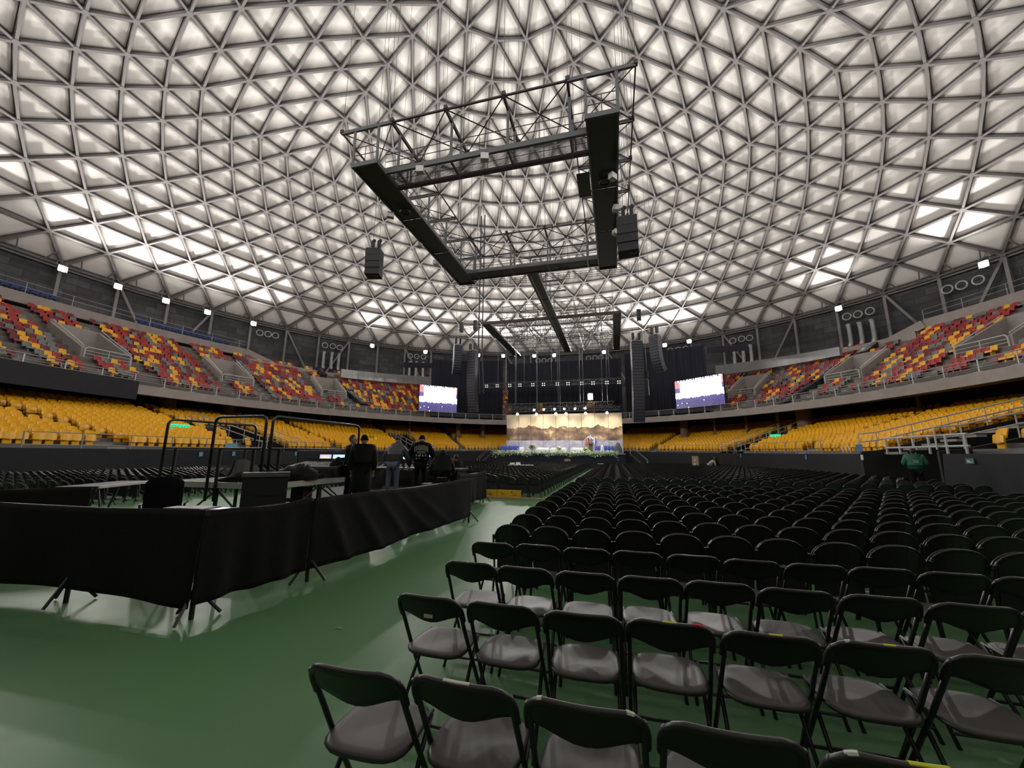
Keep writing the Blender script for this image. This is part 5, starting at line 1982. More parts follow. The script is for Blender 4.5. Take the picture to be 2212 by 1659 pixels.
# top chords and the crossed rods between portals
for y in (YS_[0], YS_[1], YS_[4], YS_[5]):
    m_ = MB(); B(m_, (XS[1], y, ZT), (XS[4], y, ZT), 0.09, 0.09); m_.build('top_chord', 'catred', cw)
for x in (XS[0], XS[1], XS[4], XS[5]):
    m_ = MB(); B(m_, (x, YS_[0], ZT), (x, YS_[5], ZT), 0.07, 0.07); m_.build('top_chord', 'catred', cw)
for k in range(1, 4):
    for (ya, yb) in ((YS_[0], YS_[1]), (YS_[4], YS_[5])):
        m_ = MB()
        Tt(m_, (XS[k], ya, ZT), (XS[k + 1], yb, ZT), 0.035); m_.build('cross_rod', 'catred', cw)
        m_ = MB(); Tt(m_, (XS[k], yb, ZT), (XS[k + 1], ya, ZT), 0.035); m_.build('cross_rod', 'catred', cw)
for k in range(5):
    for (xa, xb) in ((XS[0], XS[1]), (XS[4], XS[5])):
        m_ = MB(); Tt(m_, (xa, YS_[k], ZT), (xb, YS_[k + 1], ZT), 0.03); m_.build('cross_rod', 'catred', cw)
        m_ = MB(); Tt(m_, (xb, YS_[k], ZT), (xa, YS_[k + 1], ZT), 0.03); m_.build('cross_rod', 'catred', cw)
# handrails
def hrail(a, b, nposts):
    a = Vector(a); b = Vector(b)
    for h in (0.55, 1.05):
        m_ = MB(); Tt(m_, (a.x, a.y, ZD + 0.15 + h), (b.x, b.y, ZD + 0.15 + h), 0.024); m_.build('handrail', 'catred', cw)
    for k in range(nposts):
        p = a.lerp(b, (k + 0.5) / nposts)
        m_ = MB(); Tt(m_, (p.x, p.y, ZD), (p.x, p.y, ZD + 1.2), 0.022); m_.build('rail_post', 'catred', cw)
hrail((-12.2, 17.15), (-0.7, 17.15), 7); hrail((-12.2, 18.55), (-0.7, 18.55), 7)
hrail((-12.2, 30.0), (-0.7, 30.0), 7); hrail((-12.2, 31.35), (-0.7, 31.35), 7)
hrail((-13.75, 16.3), (-13.75, 32.2), 9); hrail((-12.2, 18.6), (-12.2, 30.0), 6)
hrail((-0.7, 18.6), (-0.7, 30.0), 6); hrail((0.78, 16.3), (0.78, 32.2), 9)
hrail((-13.75, 16.3), (-12.2, 16.3), 1); hrail((-0.7, 16.3), (0.78, 16.3), 1)
# suspension rods up to the dome
for x in XS:
    for y in (YS_[0], YS_[1], YS_[4], YS_[5]) if x in XS[1:5] else YS_:
        m_ = MB(); Tt(m_, (x, y, ZT), (x, y, dome_z(x, y) + 0.1), 0.014); m_.build('suspension_rod', 'catgrey', cw)
        m_ = MB(); m_.box((x - OX, y - OY, ZT + 0.10), (0.20, 0.20, 0.22)); m_.build('clamp', 'catdark', cw)
# white floodlight heads and coiled cables under the decks
WL = [((-9.9, 17.05, 17.25), 'first under the near side of the catwalk'), ((-6.1, 17.05, 17.25), 'second under the near side of the catwalk'), ((-13.85, 20.4, 17.3), 'at the left side of the catwalk beside a cable coil'),
      ((0.5, 20.3, 17.3), 'under the right side of the catwalk beside a cable coil'), ((-13.85, 24.3, 17.35), 'half way along the left side of the catwalk'), ((-13.85, 27.2, 17.35), 'toward the far end of the left catwalk side'),
      ((0.65, 23.4, 17.35), 'half way along the right side of the catwalk'), ((0.65, 26.2, 17.35), 'toward the far end of the right catwalk side')]
wl0 = None
for k, (p, lab) in enumerate(WL):
    lab = 'small white lamp head ' + lab
    if wl0 is None:
        wl0 = thing('lamp_head', lab, 'lamp', p, 0.2, 'white lamp heads on the catwalk')
        MB().box((0, 0, 0), (0.42, 0.30, 0.36)).build('head', 'white', wl0)
        MB().tube((0, 0, 0.1), (0.12, 0.05, 0.42), 0.05, 6).build('yoke', 'catdark', wl0)
    else:
        dup(wl0, p, 0.3 * k, lab)
for p, lab in (((-12.9, 20.6, 17.55), 'black cable coil under the left deck of the catwalk'), ((0.05, 20.9, 17.55), 'black cable coil under the right deck of the catwalk')):
    cc = MB()
    for q in range(3):
        cc.path([(0.36 * math.cos(a) * (1 - 0.07 * q), 0.30 * math.sin(a), -0.03 * q) for a in [2 * PI * k / 18 for k in range(18)]], 0.03, 6, closed=True)
    tag(cc.build('cable_coil', 'black', None, p), lab, 'cable')

# ------------------------------------------------------------------ spine walkway and second frame over the stage
sp = thing('spine_walkway', 'long dark walkway running from the catwalk to the grid over the stage', 'catwalk', (-6.5, 31.4, 0))
OX, OY = -6.5, 31.4
def part(nm, mt, fn, root):
    m_ = MB(); fn(m_); return m_.build(nm, mt, root)
for k in range(9):
    ya = 31.4 + k * 3.1
    part('deck_panel', 'catdark', lambda m_: m_.box((0, ya + 1.5 - OY, ZD + 0.05 * (k % 2)), (0.95, 3.0, 0.10)), sp)
for x in (-6.98, -6.02):
    part('deck_beam', 'catgrey', lambda m_: B(m_, (x, 31.4, ZD + 0.05), (x, 59.2, ZD + 0.05), 0.08, 0.24), sp)
part('cable_tray', 'railgrey', lambda m_: B(m_, (-6.72, 31.8, ZD - 0.12), (-6.72, 59.0, ZD - 0.12), 0.05, 0.05), sp)
for y in (33.0, 35.8, 38.5, 41.2):
    part('portal_beam', 'catgrey', lambda m_: B(m_, (-7.6, y, ZT), (-4.6, y, ZT), 0.10, 0.16), sp)
    for x in (-6.98, -6.02):
        part('hanger_post', 'catgrey', lambda m_: B(m_, (x, y, ZD), (x, y, ZT), 0.10, 0.06, (0, 1, 0)), sp)
    part('cross_rod', 'catred', lambda m_: Tt(m_, (-7.6, y, ZT), (-4.6, y + 2.7, ZT), 0.03), sp)
    part('suspension_rod', 'catgrey', lambda m_: Tt(m_, (-6.0, y, ZT), (-6.0, y, dome_z(-6.0, y) + 0.1), 0.014), sp)
for h in (0.6, 1.1):
    for x in (-6.98, -6.02):
        part('handrail', 'catred', lambda m_: Tt(m_, (x, 31.4, ZD + h), (x, 59.2, ZD + h), 0.022), sp)
sg = thing('stage_grid', 'dense steel truss grid hanging above the stage', 'grid', (-7.0, 51.5, 0))
OX, OY = -7.0, 51.5
for (xa, xb) in ((-15.35, -14.35), (0.45, 1.30)):
    part('deck', 'catdark', lambda m_: m_.box(((xa + xb) / 2 - OX, 51.5 - OY, ZD), (xb - xa, 16.2, 0.12)), sg)
    for x in (xa, xb):
        part('deck_beam', 'catgrey', lambda m_: B(m_, (x, 43.4, ZD), (x, 59.6, ZD), 0.10, 0.26), sg)
part('front_fill', 'catred', lambda m_: B(m_, (-15.4, 43.5, ZD + 0.1), (1.3, 43.5, ZD + 0.1), 0.14, 0.34), sg)
def truss(a, b, dp, n, r, root, nm, mt, wd=0.0):
    """A lattice girder: two or four chords with zigzag webs, one mesh."""
    a = Vector(a); b = Vector(b)
    d = (b - a).normalized(); s_ = d.cross(Vector((0, 0, 1))).normalized()
    m_ = MB()
    offs = [s_ * (wd / 2), s_ * (-wd / 2)] if wd else [Vector((0, 0, 0))]
    for of in offs:
        for z in (0, dp):
            q1, q2 = a + of + Vector((0, 0, z)), b + of + Vector((0, 0, z))
            Tt(m_, q1, q2, r)
        for k in range(n):
            p1 = a.lerp(b, k / n) + of; p2 = a.lerp(b, (k + 1) / n) + of
            if k % 2: Tt(m_, p1, p2 + Vector((0, 0, dp)), r * 0.7)
            else: Tt(m_, p1 + Vector((0, 0, dp)), p2, r * 0.7)
            Tt(m_, p1, p1 + Vector((0, 0, dp)), r * 0.6)
    if wd:
        for k in range(n + 1):
            p = a.lerp(b, k / n)
            for z in (0, dp):
                Tt(m_, p + offs[0] + Vector((0, 0, z)), p + offs[1] + Vector((0, 0, z)), r * 0.6)
    return m_.build(nm, mt, root)
MT['trussdark'] = mat('truss_grey', (0.13, 0.12, 0.115), 0.45, var=0.1)
for k in range(9):
    y = 43.7 + k * 1.95
    truss((-14.3, y, ZD), (0.4, y, ZD), 2.1, 10, 0.045, sg, 'cross_truss', 'trussdark')
for x in (-14.4, -11.4, -8.9, -4.0, -1.6, 0.5):
    truss((x, 43.5, ZD), (x, 59.4, ZD), 2.1, 10, 0.04, sg, 'long_truss', 'trussdark')
for k in range(4):
    part('plan_brace', 'trussdark', lambda m_: Tt(m_, (-14.3 + k * 3.7, 43.6, ZD + 2.1), (-10.6 + k * 3.7, 59.4, ZD + 2.1), 0.04), sg)
    part('plan_brace', 'trussdark', lambda m_: Tt(m_, (-10.6 + k * 3.7, 43.6, ZD + 2.1), (-14.3 + k * 3.7, 59.4, ZD + 2.1), 0.04), sg)
for x in (-14.4, -9.0, -4.0, 0.5):
    for y in (43.6, 51.5, 59.0):
        part('suspension_rod', 'catgrey', lambda m_: Tt(m_, (x, y, ZD + 2.1), (x, y, dome_z(x, y)), 0.014), sg)
# thin lattice girder behind the catwalk and two short ones for the hoists
OX, OY = -7.0, 33.2
lt = thing('lattice_girder', 'thin lattice girder hanging level behind the far side of the catwalk', 'girder', (OX, OY, 0))
truss((-15.7, 33.0, 17.75), (1.7, 33.6, 17.75), 0.42, 34, 0.022, lt, 'lattice', 'trussdark', 0.42)
for x in (-14.5, -9, -3.5, 1.2):
    part('suspension_rod', 'catgrey', lambda m_: Tt(m_, (x, 33.2, 18.1), (x, 33.2, dome_z(x, 33.2)), 0.012), lt)
for nm, pa, pb, lab in (('l', at_y(984, 714, 46), at_y(1038, 706, 45), 'short lattice girder with hoist motors left of the stage grid'), ('r', at_y(1368, 688, 45), at_y(1428, 676, 46), 'short lattice girder with hoist motors right of the stage grid')):
    OX, OY = pa.x, pa.y
    lt = thing('lattice_girder', lab, 'girder', (OX, OY, 0))
    truss(pa, pb, 0.5, 8, 0.025, lt, 'lattice', 'trussdark', 0.5)
    for q in (0.25, 0.8) if nm == 'l' else (0.2,):
        p = pa.lerp(pb, q)
        part('hoist_motor', 'black', lambda m_: m_.box((p.x - OX, p.y - OY, p.z + 0.3), (0.45, 0.45, 1.3)), lt)
        part('suspension_rod', 'catgrey', lambda m_: Tt(m_, p, (p.x, p.y, dome_z(p.x, p.y)), 0.014), lt)

# ------------------------------------------------------------------ hanging loudspeakers
def side_hang(label, p, w_, h_, dp, rz, n):
    t_ = thing('hanging_speaker', label, 'loudspeaker', p, rz, 'speaker clusters hung beside the catwalk')
    for k in range(n):
        z = -h_ * (k + 0.5) / n
        tilt = 0.04 * k
        c, s_ = math.cos(tilt), math.sin(tilt)
        ax = (Vector((1, 0, 0)), Vector((0, c, -s_)), Vector((0, s_, c)))
        m_ = MB(); m_.box((0, 0.03 * k * k * 0.3, z), (w_, dp, h_ / n * 0.985), 0, ax)
        m_.build('cabinet', 'speaker', t_)
        m_ = MB()
        for q in range(2):
            m_.box((w_ / 2 + 0.004, 0.25 - 0.3 * q + 0.03 * k * k * 0.3, z), (0.01, 0.12, h_ / n * 0.45))
        m_.build('side_handle', 'speakblue', t_)
    MB().box((0, 0, 0.04), (w_ * 0.9, dp * 0.8, 0.06)).build('fly_frame', 'catgrey', t_)
    for s_ in (-0.2, 0.28):
        MB().box((s_, 0.05, 0.55), (0.22, 0.24, 0.55)).ball((s_ + 0.08, 0.05, 0.85), 0.14, 8).tube((s_, 0.05, 0.02), (s_, 0.05, 0.4), 0.02, 6).build('hoist_motor', 'black', t_)
        MB().tube((s_, 0.05, 0.8), (s_, 0.05, dome_z(p[0], p[1]) - p[2]), 0.018, 6).build('hoist_chain', 'catgrey', t_)
    MB().path([(0.5 * w_ - 0.1, -0.1, -h_), (0.3 * w_, -0.15, -h_ - 0.12), (0.1 * w_, -0.1, -h_)], 0.02, 6).build('cable', 'black', t_)
    return t_
pL = at_y(810, 541, 24.0); pR = at_y(1354, 474, 22.6)
side_hang('black speaker cluster hanging left of the catwalk', pL, 1.12, 2.15, 0.85, R(14), 4)
side_hang('black speaker cluster hanging right of the catwalk', pR, 1.20, 2.30, 0.85, R(-4), 4)
def line_array(label, p, w_, n, ch, curve, rz, dp=0.7, mt='speaker', rig=True, t0=0.0):
    t_ = thing('line_array', label, 'loudspeaker', p, rz, 'line arrays flanking the stage')
    y = 0.0; z = -0.2
    for k in range(n):
        tilt = t0 + curve * (k / max(1, n - 1)) ** 2.2
        c, s_ = math.cos(tilt), math.sin(tilt)
        ax = (Vector((1, 0, 0)), Vector((0, c, s_)), Vector((0, -s_, c)))
        ctr = Vector((0, y, z)) - ax[2] * (ch / 2)
        MB().box(ctr, (w_, dp, ch * 0.96), 0, ax).build('cabinet', mt, t_)
        m_ = MB()
        m_.box(ctr - ax[1] * (dp / 2 + 0.006), (w_ * 0.88, 0.01, ch * 0.7), 0, ax)
        m_.build('grille', 'speakblue', t_)
        e = Vector((0, y, z)) - ax[2] * ch
        y, z = e.y, e.z
    MB().box((0, 0, -0.1), (w_ * 0.9, dp, 0.12)).build('fly_frame', 'catgrey', t_)
    for s2 in (-0.28, 0.28):
        MB().box((s2 * w_, 0, 0.55), (0.26, 0.3, 0.75)).tube((s2 * w_, 0, -0.1), (s2 * w_, 0, 0.3), 0.03, 6).build('hoist_motor', 'black', t_)
        MB().tube((s2 * w_, 0, 0.9), (s2 * w_, 0, dome_z(p[0], p[1]) - p[2]), 0.02, 6).build('hoist_chain', 'catgrey', t_)
    return t_
line_array('wide black line array hanging at the left of the stage', at_y(1021, 757, 46), 1.25, 22, 0.36, R(14), R(-12))
line_array('curved slim line array hanging outermost at the left of the stage', at_y(989, 745, 45), 1.0, 12, 0.31, R(38), R(35), mt='speaker')
line_array('wide black line array hanging at the right of the stage', at_y(1374, 736, 46), 1.30, 26, 0.36, R(14), R(12))
line_array('curved tapered line array hanging outermost at the right of the stage', at_y(1414, 723, 45), 1.15, 13, 0.32, R(38), R(-40), mt='speaker')
line_array('short narrow line array beside the wide right array', at_y(1395, 818, 47), 0.55, 7, 0.25, R(12), R(-20), dp=0.4)
# pale cable looms behind the left arrays
for u, lab in ((1033, 'pale cable loom hanging right of the wide left line array, nearer one'), (1041, 'pale cable loom hanging right of the wide left line array, farther one')):
    a = at_y(u, 770, 47); b = at_y(u + 2, 850, 47)
    tag(MB().path([(0, 0, dome_z(a.x, a.y) - a.z), (0, 0, 0), (b.x - a.x, 0, (b.z - a.z) * 0.6), (b.x - a.x + 0.1, 0, b.z - a.z)], 0.09, 8).build('cable_loom', 'speakblue', None, a), lab, 'cable')

# ------------------------------------------------------------------ drapes and screens in front of the far upper tier
def drape(label, t0, t1, o, zb, zt, n=60, flat=None, mt='drape'):
    v = []; f = []
    for i in range(n + 1):
        t = t0 + (t1 - t0) * i / n
        for s_ in (0, 1):
            for j, z in enumerate((zb(i / n), zt(i / n))):
                oo = o + 0.10 * math.sin(i * 2.4) + 0.05 * math.sin(i * 5.1) + s_ * 0.05
                x, y = ell(t, oo) if flat is None else flat(i / n, oo)
                v.append((x, y, z))
    for i in range(n):
        a = i * 4; b = a + 4
        f += [(a, a + 1, b + 1, b), (a + 2, b + 2, b + 3, a + 3), (a + 1, a + 3, b + 3, b + 1), (a, b, b + 2, a + 2)]
    f += [(0, 2, 3, 1), (n * 4, n * 4 + 1, n * 4 + 3, n * 4 + 2)]
    mb = MB().add(v, f)
    return tag(mb.build('stage_drape', mt, smooth=True), label, 'drape', 'black drapes hung beside and behind the stage')
_, d0 = ell_hit(932, 850, 0.8); _, d1 = ell_hit(1086, 850, 0.8)
drape('black drape hanging behind the left screen', d0, d1, 0.85, lambda f: 6.78, lambda f: 15.3 + 0.9 * f)
_, d0 = ell_hit(1352, 850, 0.8); _, d1 = ell_hit(1530, 850, 0.8)
drape('black drape hanging behind the right screen', d0, d1, 0.85, lambda f: 6.78, lambda f: 16.3 - 1.0 * f)
cxa, cxb = at_y(1098, 800, 56.2), at_y(1342, 800, 56.2)
drape('wide black drape hanging high behind the middle of the stage', 0, 0, 0, lambda f: 9.2, lambda f: 15.4, flat=lambda f, oo: (cxa.x + (cxb.x - cxa.x) * f, 56.2 + oo))
for u0, u1, lab in ((1106, 1156, 'lower black drape behind the left third of the lighting trusses'), (1172, 1267, 'lower black drape between the two inner strips of coloured seats'), (1285, 1345, 'lower black drape behind the right third of the lighting trusses')):
    drape(lab, ell_hit(u0, 870, 0.85)[1], ell_hit(u1, 870, 0.85)[1], 0.85, lambda f: 6.78, lambda f: 9.9, 24)
# dark top valances carried past the drapes
for u0, v0, u1, v1, lab in ((872, 788, 935, 790, 'black valance beam carried left past the left drape'), (1528, 757, 1612, 750, 'black valance beam carried right past the right drape')):
    a, ta_ = ell_hit(u0, v0, 0.9); b, tb_ = ell_hit(u1, v1, 0.9)
    o = MB().beam((0, 0, 0), (b.x - a.x, b.y - a.y, b.z - a.z), 0.12, 0.75).build('valance_beam', 'drape', None, a)
    tag(o, lab, 'valance')
def led_screen(label, ul, vtl, vbl, ur, vtr, vbr):
    a, _ = ell_hit(ul, vtl, 0.35); b, _ = ell_hit(ur, vtr, 0.35)
    zt = (a.z + b.z) / 2
    zb = (ell_hit(ul, vbl, 0.35)[0].z + ell_hit(ur, vbr, 0.35)[0].z) / 2
    W_ = math.hypot(b.x - a.x, b.y - a.y); H_ = zt - zb
    t_ = thing('led_screen', label, 'screen', (a.x, a.y, zb), math.atan2(b.y - a.y, b.x - a.x))
    MB().box((W_ / 2, 0.16, H_ / 2), (W_ + 0.1, 0.28, H_ + 0.1)).build('frame', 'black', t_)
    mb = MB()
    nx, nz = 64, 36
    rg = random.Random(4)
    v = [(W_ * i / nx, 0.0, H_ * j / nz) for j in range(nz + 1) for i in range(nx + 1)]
    f = []; mi = []
    for j in range(nz):
        for i in range(nx):
            q = j * (nx + 1) + i
            f.append((q, q + 1, q + nx + 2, q + nx + 1))
            x, z = i / nx, j / nz
            k = 1
            if z < 0.36:
                k = 2 if z > 0.30 and rg.random() < 0.5 else (3 if (i + j * 3 + rg.randint(0, 3)) % 7 < 3 and z < 0.22 else 2)
                if rg.random() < 0.008: k = 0
                if z > 0.31 and rg.random() < 0.45: k = 0
            elif z < 0.53:
                k = 0
            elif z < 0.93:
                k = 0 if 0.10 < x < 0.955 else (4 if (z > 0.72) else 5)
                if 0.56 < z < 0.64 and 0.1 < x < 0.95 and rg.random() < 0.22: k = 6
            else:
                k = 2 if rg.random() < 0.55 else 0
                if x < 0.06 or x > 0.97: k = 4
            mi.append(k)
    mb.v = v; mb.f = f; mb.m = mi
    mb.build('picture', ['led_white', 'led_violet', 'led_violet', 'led_dark', 'led_red', 'led_blue', 'led_pale'], t_)
    return t_
def em(name, c, s_):
    MT[name] = mat(name, (0.02, 0.02, 0.02), 0.4, emit=c, es=s_)
em('led_white', (1.0, 0.98, 1.0), 1.4); em('led_violet', (0.10, 0.085, 0.28), 0.36); em('led_dark', (0.06, 0.045, 0.14), 0.36)
em('led_red', (0.85, 0.30, 0.33), 0.4); em('led_blue', (0.16, 0.14, 0.42), 0.36); em('led_pale', (0.55, 0.62, 0.75), 0.45)
led_screen('glowing video screen on the left showing the stage in white and violet', 907, 835, 889, 988, 834, 890)
led_screen('glowing video screen on the right showing the stage in white and violet', 1457, 820, 881, 1561, 812, 876)

# ------------------------------------------------------------------ stage
MT['skirt'] = mat('stage_skirt', (0.012, 0.014, 0.03), 0.85, var=0.3, scale=2)
MT['deckgrey'] = mat('stage_deck', (0.42, 0.44, 0.50), 0.6)
SX0, SX1, SY = -15.3, 1.2, 48.2
sgx = thing('stage', 'raised stage with dark skirt and pale deck at the end of the floor', 'stage', ((SX0 + SX1) / 2, 50.5, 0))
MB().box((0, 0, 1.77), (SX1 - SX0, 4.9, 0.08)).build('deck', 'deckgrey', sgx)
MB().box((0, -2.3, 0.86), (SX1 - SX0, 0.06, 1.72)).build('front_skirt', 'skirt', sgx)
for s_ in (-1, 1):
    MB().box((s_ * (SX1 - SX0) / 2, 0, 0.86), (0.06, 4.7, 1.72)).build('side_skirt', 'skirt', sgx)
def backdrop_mat():
    M = D.materials.new('mountain_print'); M.use_nodes = True
    nt = M.node_tree; L = nt.links
    b = nt.nodes['Principled BSDF']; b.inputs['Roughness'].default_value = 0.8
    tc = nt.nodes.new('ShaderNodeTexCoord'); sx = nt.nodes.new('ShaderNodeSeparateXYZ')
    L.new(tc.outputs['Generated'], sx.inputs[0])
    def math_(op, a, c):
        n = nt.nodes.new('ShaderNodeMath'); n.operation = op
        for i, q in enumerate((a, c)):
            if hasattr(q, 'is_linked'): L.new(q, n.inputs[i])
            else: n.inputs[i].default_value = q
        return n.outputs[0]
    def noise(sc, det, vec, rough=0.6):
        n = nt.nodes.new('ShaderNodeTexNoise'); n.inputs['Scale'].default_value = sc; n.inputs['Detail'].default_value = det
        n.inputs['Roughness'].default_value = rough
        L.new(vec, n.inputs['Vector']); return n.outputs['Fac']
    def mix(fac, a, c):
        n = nt.nodes.new('ShaderNodeMix'); n.data_type = 'RGBA'
        L.new(fac, n.inputs['Factor'])
        for k, q in (('A', a), ('B', c)):
            if isinstance(q, tuple): n.inputs[k].default_value = q + (1,)
            else: L.new(q, n.inputs[k])
        return n.outputs['Result']
    cx = nt.nodes.new('ShaderNodeCombineXYZ'); L.new(math_('MULTIPLY', sx.outputs['X'], 3.2), cx.inputs[0])
    ridge = math_('ADD', 0.40, math_('MULTIPLY', noise(2.2, 7, cx.outputs[0]), 0.50))
    mp = nt.nodes.new('ShaderNodeMapping'); mp.inputs['Scale'].default_value = (3.2, 1, 1.3); L.new(tc.outputs['Generated'], mp.inputs['Vector'])
    n1 = noise(2.6, 8, mp.outputs[0], 0.62); n2 = noise(7.0, 6, mp.outputs[0], 0.7)
    def ramp(fac, pts):
        n = nt.nodes.new('ShaderNodeValToRGB')
        while len(n.color_ramp.elements) < len(pts): n.color_ramp.elements.new(0.5)
        for e, (p, c) in zip(n.color_ramp.elements, pts):
            e.position = p; e.color = c + (1,)
        L.new(fac, n.inputs[0]); return n.outputs[0]
    mt_ = ramp(n1, [(0.36, (0.085, 0.055, 0.042)), (0.48, (0.17, 0.11, 0.078)), (0.56, (0.30, 0.20, 0.115)), (0.63, (0.60, 0.45, 0.30))])
    sky = ramp(n2, [(0.35, (0.72, 0.60, 0.44)), (0.65, (0.80, 0.68, 0.48))])
    fog = ramp(n2, [(0.35, (0.26, 0.25, 0.34)), (0.65, (0.46, 0.45, 0.52))])
    z = sx.outputs['Z']
    col = mix(math_('GREATER_THAN', z, ridge), mt_, sky)
    fr = math_('ADD', 0.29, math_('MULTIPLY', n1, 0.035))
    col = mix(math_('LESS_THAN', z, fr), col, fog)
    L.new(col, b.inputs['Base Color'])
    return M
MT['mount'] = backdrop_mat()
BW0, BW1, BYY = -14.15, 1.05, 50.9
bd = thing('stage_backdrop', 'printed backdrop of mountains under a peach sky in nine panels', 'backdrop', ((BW0 + BW1) / 2, BYY, 1.81))
MB().box((0, 0, 2.62), (BW1 - BW0, 0.06, 5.05)).build('printed_panel', 'mount', bd)
for k in range(1, 9):
    MB().box((-(BW1 - BW0) / 2 + (BW1 - BW0) * k / 9, -0.033, 2.62), (0.035, 0.012, 5.05)).build('seam', 'catred', bd)
for k in range(10):
    x = -(BW1 - BW0) / 2 + 0.03 + ((BW1 - BW0) - 0.06) * k / 9
    MB().box((x, 0.1, 2.6), (0.06, 0.1, 5.2)).build('upright', 'trussdark', bd)
# lighting trusses, their lamps and the light they throw, plus added front fills
OX, OY = -6.5, 50.0
def lamp_bar(label, y, z, xa, xb, dp):
    t_ = thing('lighting_truss', label, 'truss', (OX, OY, 0))
    truss((xa, y, z), (xb, y, z), dp, 26, 0.025, t_, 'lattice', 'catgrey', dp)
    for k in range(5):
        x = xa + (xb - xa) * (k + 0.5) / 5
        part('hoist_cable', 'catgrey', lambda m_: Tt(m_, (x, y, z + dp), (x, y, ZD), 0.03), t_)
    return t_
lamp_bar('highest lighting truss over the stage carrying four-lens blinders', 51.5, at_y(1200, 832, 51.5).z, -17.6, 1.6, 0.6)
zt2 = at_y(1210, 878, 50.6).z
lamp_bar('middle lighting truss above the mountain backdrop', 50.6, zt2, -14.2, 0.2, 0.5)
zt3 = at_y(1220, 891, 49.8).z + 0.2
lamp_bar('lowest lighting truss just above the top of the backdrop', 49.8, zt3, -14.2, 0.9, 0.4)
bl0 = None
BLX = [1051, 1074, 1101, 1123, 1151, 1174, 1204, 1227, 1257, 1281, 1311, 1337]
for k, u in enumerate(BLX):
    p = at_y(u, 834 - (u - 1051) * 0.03, 51.1)
    lab = 'four-lens blinder lamp on the highest truss, %s from the left' % nth(k + 1)
    if bl0 is None:
        bl0 = thing('blinder_lamp', lab, 'stage light', p, 0, 'blinder lamps on the highest truss')
        MB().box((0, 0.08, 0), (0.62, 0.12, 0.62)).build('housing', 'black', bl0)
        for sx in (-1, 1):
            for sz in (-1, 1):
                MB().ball((sx * 0.14, 0.0, sz * 0.14), (0.06, 0.04, 0.06), 10).build('lens', 'dimlens', bl0)
    else:
        dup(bl0, p, 0, lab)
def stage_lamp(label, p, proto, big):
    if proto is None:
        t_ = thing('spotlight', label, 'stage light', p, 0, 'spotlights over the backdrop')
        MB().path([(0, 0.28, 0.22), (0, 0.12, 0.10), (0, 0.0, 0.0)], 0.14, 10).build('housing', 'black', t_)
        MB().ball((0, -0.05, -0.04), (0.16, 0.07, 0.15), 10).build('lens', 'warmlens', t_)
        MB().tube((0, 0.2, 0.2), (0, 0.3, 0.5), 0.03, 6).build('clamp', 'black', t_)
        return t_
    return dup(proto, p, 0, label)
sl = None
for k, (u, v) in enumerate([(1154, 885), (1175, 884), (1198, 883), (1219, 882), (1242, 882), (1264, 881)]):
    s_ = stage_lamp('lit spotlight on the middle truss, %s of six from the left' % nth(k + 1), at_y(u, v, 50.2), sl, 1)
    sl = sl or s_
for k, (u, v) in enumerate([(1118, 894), (1159, 894), (1201, 893), (1223, 893), (1265, 892), (1311, 891)]):
    stage_lamp('lit spotlight on the lowest truss, %s of six from the left' % nth(k + 1), at_y(u, v, 49.4), sl, 1)
fl_ = thing('floodlight', 'bright round warm floodlight hanging alone above the right half of the stage', 'stage light', at_y(1275, 857, 51.0))
MB().ball((0, 0, 0), (0.30, 0.20, 0.42), 14).build('lens', 'lens', fl_)
MB().box((0, 0.22, 0.05), (0.7, 0.2, 0.9)).build('housing', 'black', fl_)
for k, u in enumerate((1120, 1166, 1218, 1273, 1322)):
    ld = D.lights.new('wash_beam', 'SPOT')
    ld.energy = (100, 170, 200, 200, 170)[k]; ld.color = (1.0, 0.88, 0.66); ld.spot_size = R(75); ld.spot_blend = 1.0; ld.shadow_soft_size = 0.15
    lo = D.objects.new('wash_beam', ld); COL.objects.link(lo)
    p = at_y(u, 889, 48.6)
    lo.location = p + Vector((0, -0.5, 0.2))
    lo.rotation_euler = (Vector((p.x, BYY, 4.9)) - p).normalized().to_track_quat('-Z', 'Y').to_euler()
for k, x in enumerate((-12.0, -8.5, -5.0, -1.5)):
    ld = D.lights.new('front_fill', 'SPOT')  # added fill with no fixture, brightens backdrop, deck and garland
    ld.energy = 330; ld.color = (0.97, 0.97, 1.0); ld.spot_size = R(70); ld.spot_blend = 0.8; ld.shadow_soft_size = 0.2
    lo = D.objects.new('front_fill', ld); COL.objects.link(lo)
    lo.location = (x, 47.2, zt3 + 1.2)
    lo.rotation_euler = (Vector((x, 49.6, 2.0)) - Vector(lo.location)).normalized().to_track_quat('-Z', 'Y').to_euler()
